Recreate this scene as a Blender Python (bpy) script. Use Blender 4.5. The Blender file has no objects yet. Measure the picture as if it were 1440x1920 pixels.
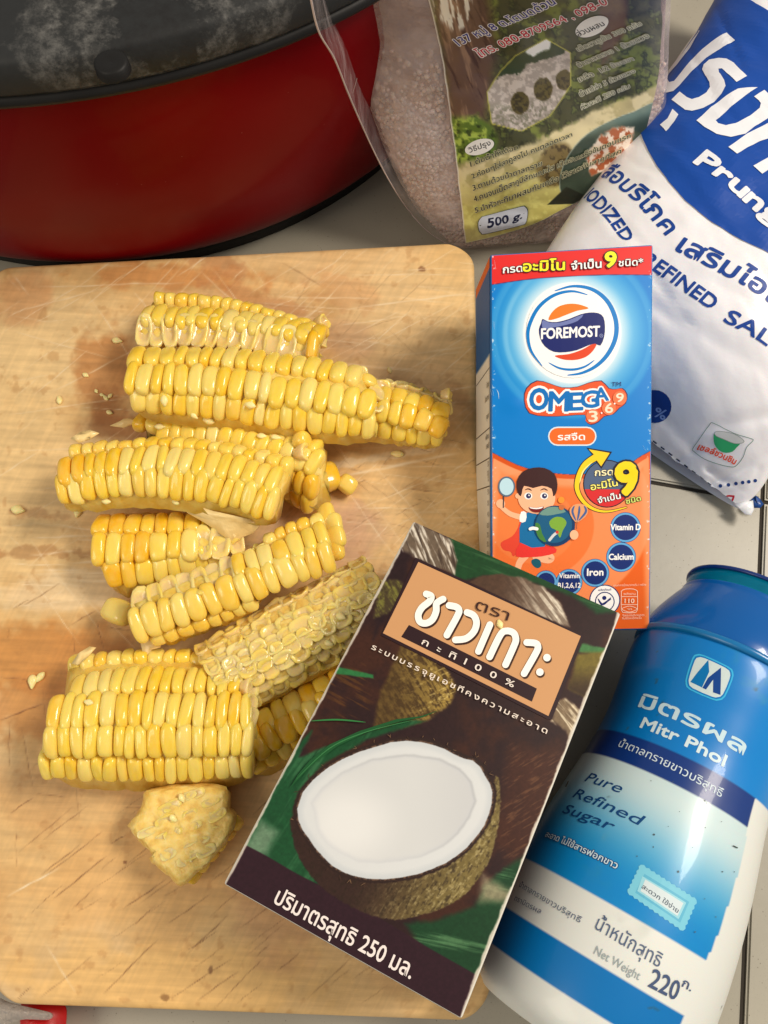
import bpy, bmesh, math, random
import numpy as np
from mathutils import Vector, Matrix
from mathutils.bvhtree import BVHTree
from mathutils.geometry import tessellate_polygon

# ------------------------------------------------------------------ scene, camera, light (1 unit = 1 cm)
S = bpy.context.scene
S.unit_settings.system = 'METRIC'; S.unit_settings.scale_length = 0.01
COL = S.collection
TILT = math.radians(20.0); CA, SA = math.cos(TILT), math.sin(TILT); H = 28.6; F = 1554.0
cd = bpy.data.cameras.new('camera'); cam = bpy.data.objects.new('camera', cd); COL.objects.link(cam)
cam.location = (0, 0, H); cam.rotation_euler = (TILT, 0, 0)
cd.sensor_fit = 'VERTICAL'; cd.sensor_height = 24.0; cd.lens = 24.0 * F / 1920.0
cd.clip_start = 0.5; cd.clip_end = 2000
S.camera = cam
S.view_settings.view_transform = 'Standard'; S.view_settings.look = 'None'
S.view_settings.exposure = 0.0; S.view_settings.gamma = 1.0
w = bpy.data.worlds.new('World'); S.world = w; w.use_nodes = True
w.node_tree.nodes['Background'].inputs[0].default_value = (1.0, 0.97, 0.93, 1)
w.node_tree.nodes['Background'].inputs[1].default_value = 0.38

def area_lamp(name, loc, target, size, size_y, power, color):
    l = bpy.data.lights.new(name, 'AREA'); l.shape = 'RECTANGLE'; l.size = size; l.size_y = size_y
    l.energy = power; l.color = color
    o = bpy.data.objects.new(name, l); COL.objects.link(o); o.location = loc
    d = Vector(target) - Vector(loc); o.rotation_euler = d.to_track_quat('-Z', 'Y').to_euler()
    return o
KEY = area_lamp('ceiling_lamp', (62, 22, 88), (0, 10, 2), 38, 20, 90000, (1.0, 0.90, 0.77))
FILL = area_lamp('fill_light', (-70, -30, 85), (0, 10, 2), 50, 50, 36000, (1.0, 0.88, 0.70))  # soft fill added from the left to lift the shade, no real lamp
SIDE = area_lamp('side_lamp', (84, 6, 42), (8, 6, 3), 6, 26, 5000, (1.0, 0.97, 0.92))

random.seed(7); RNG = np.random.default_rng(7)

# ------------------------------------------------------------------ geometry helpers
def ray(x, y):
    dx, dy = (x - 720) / F, -(y - 960) / F
    return np.array([dx, dy * CA + SA, dy * SA - CA])
O = np.array([0, 0, H])
def at(x, y, z):
    d = ray(x, y); return O + d * ((z - H) / d[2])
def proj(P):
    P = np.asarray(P, float) - O
    yc = P[..., 1] * CA + P[..., 2] * SA; zc = -P[..., 1] * SA + P[..., 2] * CA
    return 720 + F * P[..., 0] / -zc, 960 - F * yc / -zc
def lin(c):
    c = np.asarray(c, float) / 255.0
    return np.where(c <= 0.04045, c / 12.92, ((c + 0.055) / 1.055) ** 2.4)
def unit(v): v = np.asarray(v, float); return v / np.linalg.norm(v)
def sm(a, b, x):
    t = np.clip((x - a) / (b - a), 0, 1); return t * t * (3 - 2 * t)

def mesh_obj(name, verts, faces, mat=None, parent=None, smooth=True, cols=None):
    me = bpy.data.meshes.new(name)
    me.from_pydata([tuple(v) for v in np.asarray(verts, float).tolist()] if len(verts) < 1 else np.asarray(verts, float).tolist(), [], faces if isinstance(faces, list) else faces.tolist())
    me.update()
    if smooth: me.polygons.foreach_set('use_smooth', [True] * len(me.polygons))
    if cols is not None: set_cols(me, cols)
    o = bpy.data.objects.new(name, me); COL.objects.link(o)
    if mat: me.materials.append(mat)
    if parent: o.parent = parent
    return o
def set_cols(me, cols):
    a = me.color_attributes.new('Col', 'FLOAT_COLOR', 'POINT')
    c = np.ones((len(me.vertices), 4), np.float32); c[:, :3] = cols
    a.data.foreach_set('color', c.ravel())
def fast_grid(name, P, mat, parent=None, cols=None, closed_u=False, flip=False):
    """mesh from a grid of points P (ni,nj,3)"""
    ni, nj = P.shape[:2]
    i, j = np.meshgrid(np.arange(ni if closed_u else ni - 1), np.arange(nj - 1), indexing='ij')
    i2 = (i + 1) % ni
    q = np.stack([i * nj + j, i2 * nj + j, i2 * nj + j + 1, i * nj + j + 1], -1).reshape(-1, 4)
    if flip: q = q[:, ::-1]
    me = bpy.data.meshes.new(name)
    me.vertices.add(ni * nj); me.vertices.foreach_set('co', P.reshape(-1).astype(np.float32))
    n = len(q); me.loops.add(n * 4); me.loops.foreach_set('vertex_index', q.reshape(-1).astype(np.int32))
    me.polygons.add(n); me.polygons.foreach_set('loop_start', np.arange(0, n * 4, 4, dtype=np.int32))
    me.polygons.foreach_set('use_smooth', np.ones(n, bool))
    me.update(); me.validate()
    if cols is not None: set_cols(me, cols.reshape(-1, 3))
    me.materials.append(mat)
    o = bpy.data.objects.new(name, me); COL.objects.link(o)
    if parent: o.parent = parent
    return o
def empty(name, loc=(0, 0, 0)):
    o = bpy.data.objects.new(name, None); COL.objects.link(o); o.location = loc; o.empty_display_size = 1
    return o
def thing(name, label, cat, loc=(0, 0, 0), group=None):
    o = empty(name, loc); tag(o, label, cat, group); return o
def tag(o, label, cat, group=None):
    o['label'] = label; o['category'] = cat
    if group: o['group'] = group
    return o
def adopt(child, parent):
    """parent child to a thing whose empty sits away from the origin, keeping world coordinates"""
    child.parent = parent; child.matrix_parent_inverse = Matrix.Translation(-Vector(parent.location))
def settle(root):
    for c in root.children: c.matrix_parent_inverse = Matrix.Translation(-Vector(root.location))

# smooth value noise for painting
def vnoise(X, Y, scale, seed=0):
    r = np.random.default_rng(seed); T = r.random((256, 256))
    x = X / scale + 37.3; y = Y / scale + 91.7
    xi = np.floor(x).astype(int); yi = np.floor(y).astype(int); fx = x - xi; fy = y - yi
    fx = fx * fx * (3 - 2 * fx); fy = fy * fy * (3 - 2 * fy)
    g = lambda a, b: T[a & 255, b & 255]
    return (g(xi, yi) * (1 - fx) + g(xi + 1, yi) * fx) * (1 - fy) + (g(xi, yi + 1) * (1 - fx) + g(xi + 1, yi + 1) * fx) * fy
def fbm(X, Y, scale, seed=0, oct=4):
    s = 0; a = 1; n = 0
    for k in range(oct): s = s + a * vnoise(X, Y, scale / 2 ** k, seed + k); n += a; a *= .55
    return s / n
def sd_poly(X, Y, pts):
    """signed distance to polygon (negative inside)"""
    pts = np.asarray(pts, float); d = np.full(X.shape, 1e9); ins = np.zeros(X.shape, bool)
    for k in range(len(pts)):
        a = pts[k]; b = pts[(k + 1) % len(pts)]; e = b - a
        wx = X - a[0]; wy = Y - a[1]; t = np.clip((wx * e[0] + wy * e[1]) / max(e @ e, 1e-9), 0, 1)
        d = np.minimum(d, (wx - t * e[0]) ** 2 + (wy - t * e[1]) ** 2)
        c = ((a[1] <= Y) != (b[1] <= Y)); xx = a[0] + (Y - a[1]) * e[0] / (e[1] if e[1] else 1e-9)
        ins ^= c & (X < xx)
    d = np.sqrt(d); return np.where(ins, -d, d)
def mixc(base, col, m):
    col = np.asarray(col, float)
    if col.ndim == 1: col = col[None, None, :] if base.ndim == 3 else col[None, :]
    return base * (1 - m[..., None]) + col * m[..., None]
def spline(pts, n=8, closed=False):
    p = np.asarray(pts, float); out = []; N = len(p)
    if N < 3: return p
    rng = range(N if closed else N - 1)
    for i in rng:
        g = lambda k: p[k % N] if closed else p[min(max(k, 0), N - 1)]
        a, b, c, d = g(i - 1), g(i), g(i + 1), g(i + 2)
        for t in np.arange(n) / n:
            out.append(.5 * (2 * b + (c - a) * t + (2 * a - 5 * b + 4 * c - d) * t * t + (3 * b - a - 3 * c + d) * t ** 3))
    if not closed: out.append(p[-1])
    return np.array(out)

# ------------------------------------------------------------------ material helpers
def material(name, color=(.5, .5, .5), rough=.5, **kw):
    m = bpy.data.materials.new(name); m.use_nodes = True
    b = m.node_tree.nodes['Principled BSDF']; b.inputs['Base Color'].default_value = (*color, 1); b.inputs['Roughness'].default_value = rough
    for k, v in kw.items(): b.inputs[k.replace('_', ' ')].default_value = v
    return m
def N(m, t, **kw):
    n = m.node_tree.nodes.new(t)
    for k, v in kw.items():
        if hasattr(n, k): setattr(n, k, v)
        else: n.inputs[k.replace('_', ' ')].default_value = v
    return n
def L(m, a, b): m.node_tree.links.new(a, b)
def P_(m): return m.node_tree.nodes['Principled BSDF']
def noise_bump(m, scale, strength, dist=.02, detail=4, coord='Object'):
    tc = N(m, 'ShaderNodeTexCoord'); no = N(m, 'ShaderNodeTexNoise', Scale=scale, Detail=detail); L(m, tc.outputs[coord], no.inputs['Vector'])
    bu = N(m, 'ShaderNodeBump', Strength=strength, Distance=dist); L(m, no.outputs['Fac'], bu.inputs['Height']); L(m, bu.outputs['Normal'], P_(m).inputs['Normal'])
    return no
def ramp(m, fac, stops):
    r = N(m, 'ShaderNodeValToRGB'); cr = r.color_ramp
    while len(cr.elements) < len(stops): cr.elements.new(.5)
    for e, (p, c) in zip(cr.elements, stops): e.position = p; e.color = (*c, 1)
    L(m, fac, r.inputs['Fac']); return r
def col_material(name, rough=.35, bump=None, fleck=0, **kw):
    """base colour from the Col attribute (printed colours)"""
    m = material(name, rough=rough, **kw); a = N(m, 'ShaderNodeAttribute', attribute_name='Col')
    L(m, a.outputs['Color'], P_(m).inputs['Base Color'])
    if bump: noise_bump(m, bump[0], bump[1], bump[2] if len(bump) > 2 else .02)
    return m

# ------------------------------------------------------------------ printable surfaces
class Surf:
    """a curved surface given as a grid of points; u runs along i, v along j"""
    def __init__(s, P, U, V, out):
        s.P = P; s.U = np.asarray(U, float); s.V = np.asarray(V, float)
        gu = np.gradient(P, axis=0); gv = np.gradient(P, axis=1); n = np.cross(gu, gv)
        n /= np.linalg.norm(n, axis=-1, keepdims=True) + 1e-12
        if (n * out).sum(-1).mean() < 0: n = -n
        s.Nn = n; ni, nj = P.shape[:2]; tri = []
        for i in range(ni - 1):
            for j in range(nj - 1):
                a, b, c, d = i * nj + j, (i + 1) * nj + j, (i + 1) * nj + j + 1, i * nj + j + 1
                tri += [(a, b, c), (a, c, d)]
        s.bvh = BVHTree.FromPolygons([Vector(p) for p in P.reshape(-1, 3)], tri); s.tri = tri
    def uv(s, x, y):
        d = Vector(ray(x, y)).normalized()
        loc, nn, idx, dist = s.bvh.ray_cast(Vector(O), d)
        if loc is None: loc, nn, idx, dist = s.near(x, y, d)
        t = s.tri[idx]; nj = s.P.shape[1]; pts = [s.P[k // nj, k % nj] for k in t]; uvs = [np.array([s.U[k // nj], s.V[k % nj]]) for k in t]
        a, b, c = pts; A = np.stack([b - a, c - a], 1); w = np.linalg.lstsq(A, np.array(loc) - a, rcond=None)[0]
        return uvs[0] + w[0] * (uvs[1] - uvs[0]) + w[1] * (uvs[2] - uvs[0])
    def near(s, x, y, d):
        px, py = proj(s.P); k = int(np.argmin((px - x) ** 2 + (py - y) ** 2)); i, j = divmod(k, s.P.shape[1])
        return s.bvh.find_nearest(Vector(s.P[i, j]))
    def xyz(s, uv, h):
        uv = np.asarray(uv, float); fi = np.interp(uv[:, 0], s.U, np.arange(len(s.U))); fj = np.interp(uv[:, 1], s.V, np.arange(len(s.V)))
        i = np.minimum(fi.astype(int), len(s.U) - 2); j = np.minimum(fj.astype(int), len(s.V) - 2); a = (fi - i)[:, None]; b = (fj - j)[:, None]
        def bl(A): return (A[i, j] * (1 - a) + A[i + 1, j] * a) * (1 - b) + (A[i, j + 1] * (1 - a) + A[i + 1, j + 1] * a) * b
        n = bl(s.Nn); n /= np.linalg.norm(n, axis=1, keepdims=True)
        return bl(s.P) + n * h
class Flat:
    """a flat or gently bent face: bilinear patch of four corners BL, BR, TR, TL in cm; u,v in 0..W, 0..Hh"""
    def __init__(s, BL, BR, TR, TL, bend=None):
        s.c = [np.array(p) for p in (BL, BR, TR, TL)]; s.W = np.linalg.norm(s.c[1] - s.c[0]); s.Hh = np.linalg.norm(s.c[3] - s.c[0])
        s.n = unit(np.cross(s.c[1] - s.c[0], s.c[3] - s.c[0])); s.bend = bend
    def xyz(s, uv, h):
        uv = np.asarray(uv, float); a = (uv[:, 0] / s.W)[:, None]; b = (uv[:, 1] / s.Hh)[:, None]; B, R, T, Lf = s.c
        hh = h + (s.bend(a[:, 0], b[:, 0])[:, None] if s.bend else 0)
        return (B * (1 - a) + R * a) * (1 - b) + (Lf * (1 - a) + T * a) * b + s.n * hh
    def uv(s, x, y):
        g = np.array([s.W / 2, s.Hh / 2])
        for _ in range(12):
            p = np.array(proj(s.xyz([g], 0)[0])); J = np.stack([np.array(proj(s.xyz([g + e], 0)[0])) - p for e in ((.01, 0), (0, .01))], 1) / .01
            g = g + np.linalg.solve(J, np.array([x, y]) - p)
        return g

_tc = {}
MARKS = '\u0e31\u0e34\u0e35\u0e36\u0e37\u0e38\u0e39\u0e3a\u0e47\u0e48\u0e49\u0e4a\u0e4b\u0e4c\u0e4d\u0e4e'
def text_geo(body, bold=0.0, shear=0.0, spacing=1.0):
    k = (body, bold, shear, spacing)
    if spacing != 1.0:      # letter-spaced words: marks stay on their letters
        if k in _tc: return _tc[k]
        cl = []
        for ch in body:
            if ch in MARKS and cl: cl[-1] += ch
            else: cl.append(ch)
        V = []; T = []; n = 0; x = 0
        for c in cl:
            if c == ' ': x += .3 * spacing; continue
            g, t = text_geo(c, bold, shear); V.append(g - np.array([g[:, 0].min(), 0]) + np.array([x, 0])); T.append(t + n); n += len(g); x += np.ptp(g[:, 0]) + .08 + .28 * (spacing - 1)
        _tc[k] = (np.concatenate(V), np.concatenate(T)); return _tc[k]
    if k not in _tc:
        cu = bpy.data.curves.new('glyphs', 'FONT'); cu.body = body; cu.resolution_u = 3; cu.offset = bold; cu.shear = shear; cu.space_character = spacing
        cu.size = 1; o = bpy.data.objects.new('glyphs', cu); COL.objects.link(o)
        me = o.to_mesh(); me.calc_loop_triangles()
        v = np.array([(a.co.x, a.co.y) for a in me.vertices]); t = np.array([tuple(q.vertices) for q in me.loop_triangles])
        o.to_mesh_clear(); bpy.data.objects.remove(o); bpy.data.curves.remove(cu)
        _tc[k] = (v, t)
    return _tc[k]
def width(body, spacing=1.0):
    v = text_geo(body, 0, 0, spacing)[0]; return v[:, 0].min(), v[:, 0].max()

class Print:
    def __init__(s, surf, step=.35, h0=.005): s.s = surf; s.step = step; s.h = h0; s.v = []; s.f = []; s.c = []; s.n = 0; s.words = []
    def raw(s, uv, tris, col, grow=None):
        uv = np.asarray(uv, float)
        if s.step and len(tris):
            bm = bmesh.new(); vs = [bm.verts.new((a, b, 0)) for a, b in uv]
            for t in tris:
                try: bm.faces.new([vs[k] for k in t])
                except ValueError: pass
            for ax in (0, 1):
                lo, hi = uv[:, ax].min(), uv[:, ax].max(); k = math.ceil(lo / s.step) * s.step
                while k < hi:
                    co = Vector((k, 0, 0)) if ax == 0 else Vector((0, k, 0)); no = Vector((1, 0, 0)) if ax == 0 else Vector((0, 1, 0))
                    bmesh.ops.bisect_plane(bm, geom=bm.verts[:] + bm.edges[:] + bm.faces[:], plane_co=co, plane_no=no, dist=1e-5); k += s.step
            bmesh.ops.triangulate(bm, faces=bm.faces[:]); bm.verts.index_update()
            uv = np.array([(q.co.x, q.co.y) for q in bm.verts]); tris = [[q.index for q in f.verts] for f in bm.faces]; bm.free()
        col = lin(col)
        if grow:      # a word: its own mesh; bold strokes come from shifted copies of the glyphs
            e, f_, k = grow; T = np.array(tris, int); tot = 0; shifts = [(0, 0)] + [(math.cos(a), math.sin(a)) for a in np.linspace(0, 2 * math.pi, k, endpoint=False)] if k else [(0, 0)]
            for i, (a, b) in enumerate(shifts):
                s.cur[0].append(s.s.xyz(uv + e * a + f_ * b, s.h + .00012 * i)); s.cur[1].append(T + s.cur[3]); s.cur[3] += len(uv); s.cur[2].append(np.tile(col, (len(uv), 1)))
        else:
            P = s.s.xyz(uv, s.h); s.v.append(P); s.c.append(np.tile(col, (len(P), 1))); s.f += [[int(a) + s.n for a in t] for t in tris]; s.n += len(P)
        s.h += .0016
    def poly(s, px, col, smooth=0):
        px = spline(px, smooth, True) if smooth else np.asarray(px, float)
        uv = np.array([s.s.uv(*p) for p in px]); s.polyuv(uv, col)
    def polyuv(s, uv, col):
        tr = tessellate_polygon([[Vector((a, b, 0)) for a, b in uv]]); s.raw(uv, [list(t) for t in tr], col)
    def disc(s, x, y, r, col, ry=None, n=32, rot=0):
        ry = ry or r; t = np.linspace(0, 2 * math.pi, n, endpoint=False); c, q = math.cos(rot), math.sin(rot)
        a, b = r * np.cos(t), ry * np.sin(t); s.poly(np.stack([x + a * c - b * q, y + a * q + b * c], 1), col)
    def stroke(s, px, w, col, smooth=6, w1=None, taper=False, closed=False):
        p = spline(px, smooth, closed) if smooth and len(px) > 2 else np.asarray(px, float)
        if closed: p = np.vstack([p, p[:1]])
        n = len(p); t = np.gradient(p, axis=0); t /= np.linalg.norm(t, axis=1, keepdims=True) + 1e-9; nn = np.stack([-t[:, 1], t[:, 0]], 1)
        ww = np.linspace(w, w if w1 is None else w1, n) / 2
        if taper: ww = ww * np.sin(np.linspace(.06, math.pi - .06, n)) ** .6
        a = p + nn * ww[:, None]; b = p - nn * ww[:, None]; uv = []; tr = []
        pts = np.concatenate([a, b]); uv = np.array([s.s.uv(*q) for q in pts])
        for k in range(n - 1): tr += [[k, k + 1, n + k + 1], [k, n + k + 1, n + k]]
        s.raw(uv, tr, col)
        if not taper and not closed:
            for q, r_ in ((p[0], ww[0]), (p[-1], ww[-1])): s.h -= .0013; s.disc(q[0], q[1], r_, col, n=14)
    def text(s, body, p0, p1, hp, col, bold=.0, f0=0, f1=1, shear=0, spacing=1.0, outline=None, off=(0, 0)):
        """text whose baseline runs from pixel p0 to p1 (fractions f0,f1 of its width), cap height hp pixels"""
        x0, x1 = width(body, spacing); p0 = np.array(p0, float); p1 = np.array(p1, float)
        u0, u1 = s.s.uv(*p0), s.s.uv(*p1); d = (p1 - p0) / np.linalg.norm(p1 - p0); up = np.array([d[1], -d[0]])
        m = (p0 + p1) / 2; um = s.s.uv(*m); uh = s.s.uv(*(m + up * hp)) - um
        sx = (u1 - u0) / ((f1 - f0) * (x1 - x0))
        e = np.array([-sx[1], sx[0]]); e /= np.linalg.norm(e)
        if e @ uh < 0: e = -e
        vy = e * abs(e @ uh) / .73 if abs(e @ uh) > .7 * np.linalg.norm(uh) else uh / .73
        s.cur = [[], [], [], 0]; L_ = np.linalg.norm(sx); ex = sx / L_ * np.linalg.norm(vy); 
        for b, c in ([(bold + outline[0], outline[1])] if outline and not isinstance(outline[0], (list, tuple)) else [(bold + q[0], q[1]) for q in (outline or [])]) + [(bold, col)]:
            g, t = text_geo(body, 0, shear, spacing)
            uv = u0 + (g[:, :1] - x0 - f0 * (x1 - x0)) * sx + g[:, 1:2] * vy
            s.raw(uv, t.tolist(), c, (ex * b, vy * b, 0 if b <= .001 else (6 if b < .03 else 10)))
        s.words.append(s.cur)
    def build(s, name, mat, parent):
        if s.v: mesh_obj(name if not s.words else name.replace('lettering', 'artwork'), np.concatenate(s.v), s.f, mat, parent, False, np.concatenate(s.c))
        for w_ in s.words: mesh_obj('lettering', np.concatenate(w_[0]), np.concatenate(w_[1]).tolist(), mat, parent, False, np.concatenate(w_[2]))
    def split(s): q = Print(s.s, s.step, s.h); return q
# ------------------------------------------------------------------ tiled table top
def tile_material():
    m = material('glazed tile', rough=.38); tc = N(m, 'ShaderNodeTexCoord'); b = P_(m)
    n1 = N(m, 'ShaderNodeTexNoise', Scale=.12, Detail=5.0); L(m, tc.outputs['Object'], n1.inputs['Vector'])
    r1 = ramp(m, n1.outputs['Fac'], [(.3, tuple(lin((158, 152, 136)))), (.7, tuple(lin((176, 170, 154))))])
    v = N(m, 'ShaderNodeTexVoronoi', Scale=5.5); L(m, tc.outputs['Object'], v.inputs['Vector'])
    n2 = N(m, 'ShaderNodeTexNoise', Scale=1.9, Detail=2.0); L(m, tc.outputs['Object'], n2.inputs['Vector'])
    a = N(m, 'ShaderNodeMath', operation='LESS_THAN'); L(m, v.outputs['Distance'], a.inputs[0]); a.inputs[1].default_value = .11
    c = N(m, 'ShaderNodeMath', operation='GREATER_THAN'); L(m, n2.outputs['Fac'], c.inputs[0]); c.inputs[1].default_value = .5
    d = N(m, 'ShaderNodeMath', operation='MULTIPLY'); L(m, a.outputs[0], d.inputs[0]); L(m, c.outputs[0], d.inputs[1])
    v2 = N(m, 'ShaderNodeTexVoronoi', Scale=14.0); L(m, tc.outputs['Object'], v2.inputs['Vector'])
    a2 = N(m, 'ShaderNodeMath', operation='LESS_THAN'); L(m, v2.outputs['Distance'], a2.inputs[0]); a2.inputs[1].default_value = .16
    a3 = N(m, 'ShaderNodeMath', operation='MULTIPLY'); L(m, a2.outputs[0], a3.inputs[0]); a3.inputs[1].default_value = .35
    mx = N(m, 'ShaderNodeMath', operation='MAXIMUM'); L(m, d.outputs[0], mx.inputs[0]); L(m, a3.outputs[0], mx.inputs[1])
    s2 = N(m, 'ShaderNodeMath', operation='MULTIPLY'); L(m, mx.outputs[0], s2.inputs[0]); s2.inputs[1].default_value = .6
    mix = N(m, 'ShaderNodeMix', data_type='RGBA'); L(m, s2.outputs[0], mix.inputs['Factor']); L(m, r1.outputs['Color'], mix.inputs[6]); mix.inputs[7].default_value = (*lin((96, 88, 74)), 1)
    L(m, mix.outputs[2], b.inputs['Base Color'])
    n3 = N(m, 'ShaderNodeTexNoise', Scale=3.0, Detail=6.0); L(m, tc.outputs['Object'], n3.inputs['Vector'])
    bu = N(m, 'ShaderNodeBump', Strength=.12, Distance=.03); L(m, n3.outputs['Fac'], bu.inputs['Height']); L(m, bu.outputs['Normal'], b.inputs['Normal'])
    return m
M_TILE = tile_material()
M_GROUT = material('dark joint', tuple(lin((52, 46, 38))), .9); noise_bump(M_GROUT, 4, .5)
tabletop = mesh_obj('table_top', [(-90, -60, -1.2), (90, -60, -1.2), (90, 110, -1.2), (-90, 110, -1.2), (-90, -60, -.14), (90, -60, -.14), (90, 110, -.14), (-90, 110, -.14)],
                    [[4, 5, 6, 7], [3, 2, 1, 0], [0, 1, 5, 4], [1, 2, 6, 5], [2, 3, 7, 6], [3, 0, 4, 7]], M_GROUT, smooth=False)
tabletop['kind'] = 'structure'
J0 = at(1431, 939.5, 0); PHI = math.atan2(*(at(1440, 941, 0) - at(1223, 903, 0))[[1, 0]]); TS = 40.0; GAP = .16
def tile_mesh():
    bm = bmesh.new(); bmesh.ops.create_cube(bm, size=1)
    for v in bm.verts: v.co = Vector((v.co.x * (TS - GAP), v.co.y * (TS - GAP), v.co.z * .8 - .4))
    bmesh.ops.bevel(bm, geom=[e for e in bm.edges if all(v.co.z > -.1 for v in e.verts)], offset=.07, segments=2, affect='EDGES')
    me = bpy.data.meshes.new('tile'); bm.to_mesh(me); bm.free(); me.materials.append(M_TILE)
    return me
tm = tile_mesh(); cp, sp = math.cos(PHI), math.sin(PHI)
for a in range(-3, 2):
    for b in range(-2, 3):
        o = bpy.data.objects.new('tile', tm); COL.objects.link(o); o.parent = tabletop
        lx, ly = (a + .5) * TS, (b + .5) * TS
        o.location = (J0[0] + lx * cp - ly * sp, J0[1] + lx * sp + ly * cp, random.uniform(-.008, .008)); o.rotation_euler = (0, 0, PHI)

# ------------------------------------------------------------------ cutting board
def board():
    c = [at(-27, 1883, 2.0), at(925, 1918, 2.0), at(889, 450, 2.0), at(-34, 500, 2.0)]   # BL BR TR TL
    Wd, Hd = np.linalg.norm(c[1] - c[0]), np.linalg.norm(c[3] - c[0]); r = 1.1
    nu, nv = 400, 600; bev = .22
    def tt(n, size):   # denser sampling at the rounded rim
        t = np.linspace(0, 1, n); e = bev * np.array([0, .08, .25, .5, .8]) / size
        return np.sort(np.concatenate([t[1:-1][(t[1:-1] > bev / size) & (t[1:-1] < 1 - bev / size)], e, 1 - e, [bev / size, 1 - bev / size]]))
    tu, tv = tt(nu, Wd), tt(nv, Hd); y = (tv - .5) * Hd; ay = np.abs(y) - (Hd / 2 - r)
    ext = np.where(ay > 0, Wd / 2 - r + np.sqrt(np.maximum(r * r - np.maximum(ay, 0) ** 2, 0)), Wd / 2)
    X = (tu[:, None] - .5) * 2 * ext[None, :]; Y = np.repeat(y[None, :], len(tu), 0)
    dx = ext[None, :] - np.abs(X); dy = Hd / 2 - np.abs(Y); d = np.minimum(dx, dy)
    a = (X / Wd + .5)[..., None]; b = (Y / Hd + .5)[..., None]
    P = (c[0] * (1 - a) + c[1] * a) * (1 - b) + (c[3] * (1 - a) + c[2] * a) * b
    q = np.clip(1 - d / bev, 0, 1); P[..., 2] = 2.0 - bev * (1 - np.sqrt(np.maximum(1 - q * q, 0)))
    px, py = proj(P)
    # ---- paint: wear, stains and cuts, located by where they lie on the wood
    base = np.ones(X.shape + (3,)) * np.array([220, 180, 120.])
    g = fbm(px, py, 260, 11); base = mixc(base, (224, 190, 142), sm(.45, .7, g) * .6)
    base = mixc(base, (208, 160, 98), sm(.52, .75, fbm(px, py, 180, 21)) * .6)
    def blob(x, y, rx, ry, col, k, rot=0, ns=50, amp=.5):
        nonlocal base
        cr, sr = math.cos(rot), math.sin(rot); u = ((px - x) * cr + (py - y) * sr) / rx; v = (-(px - x) * sr + (py - y) * cr) / ry
        m = 1 - sm(.55, 1.1, np.sqrt(u * u + v * v) + (fbm(px, py, ns, int(x + y) % 97) - .5) * amp * 2)
        base = mixc(base, col, m * k)
    blob(90, 640, 190, 140, (232, 202, 148), .8); blob(60, 900, 170, 260, (230, 198, 142), .75); blob(150, 1110, 200, 45, (236, 214, 176), .6, -.1)
    blob(780, 600, 160, 130, (228, 194, 140), .6); blob(780, 950, 140, 160, (224, 188, 132), .6); blob(620, 1000, 130, 60, (218, 178, 146), .5)
    blob(90, 1240, 200, 75, (194, 126, 56), .7, .05, 40, .5); blob(60, 1330, 120, 70, (188, 122, 58), .6, 0, 40, .6)
    blob(195, 700, 62, 105, (186, 128, 74), .75, .15, 34, .6); blob(215, 800, 60, 40, (170, 110, 62), .6, .1, 30, .6)
    blob(330, 520, 190, 26, (204, 134, 72), .6, .02, 34, .8); blob(410, 500, 60, 24, (186, 126, 80), .5, .4, 20, .8)
    blob(40, 560, 60, 60, (206, 140, 88), .45); blob(660, 640, 60, 40, (190, 150, 114), .5, .4); blob(790, 505, 9, 6, (130, 84, 50), .8, 0, 8, .4)
    blob(860, 740, 22, 55, (180, 132, 84), .5, -.5, 20, .8); blob(700, 860, 200, 9, (240, 224, 192), .55, -.16, 22, .8)
    blob(640, 1010, 60, 80, (204, 158, 130), .4, .6, 26, .6); blob(60, 1035, 150, 11, (172, 122, 72), .5, .0, 20, 1.2); blob(70, 965, 60, 12, (178, 130, 84), .4, .1, 14, .9)
    blob(300, 1840, 380, 90, (230, 182, 108), .6); blob(250, 1650, 260, 120, (218, 168, 102), .5); blob(60, 1500, 90, 80, (186, 138, 84), .4)
    blob(310, 1870, 12, 8, (132, 90, 44), .7, 0, 8); blob(395, 1820, 4, 9, (120, 80, 44), .7, 0, 8); blob(235, 1617, 5, 4, (130, 84, 48), .8, 0, 8)
    blob(205, 745, 40, 26, (164, 106, 60), .35, .6, 16, .8); blob(480, 560, 120, 20, (190, 130, 82), .5, .3, 24, .8); blob(745, 1835, 60, 40, (196, 152, 100), .4)
    blob(520, 1700, 100, 120, (182, 128, 92), .35); blob(650, 545, 70, 40, (196, 134, 84), .3, .3, 24, .8)
    grain = fbm(px * .06 + py * .03, py * 1.0 - px * .05, 7, 5, 4) - .5; base *= (1 + grain * .17)[..., None]; grain = fbm((px - py * .5) * .05, py * .5 + px, 5, 6, 3) - .5; base *= (1 + grain * .07)[..., None]
    g2 = fbm(X * 26, Y * 26, 7, 9, 3) - .5; base *= (1 + g2 * .09)[..., None]
    base = mixc(base, (170, 116, 62), sm(.66, .8, fbm(px, py, 22, 31)) * .28)
    # knife cuts: thin grooves with real depth
    rr = np.random.default_rng(5); flat_u = px[:, px.shape[1] // 2]
    cuts = []
    def cut(x0, y0, x1, y1, w, dark, depth): cuts.append((x0, y0, x1, y1, w, dark, depth))
    for k in range(70):
        x = rr.uniform(20, 900); yy = rr.uniform(1500, 1900); l = rr.uniform(25, 150); an = rr.normal(-.66, .08); cut(x, yy, x + l * math.cos(an), yy + l * math.sin(an), rr.uniform(.5, 1.0), rr.uniform(.3, .75), .03)
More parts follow.
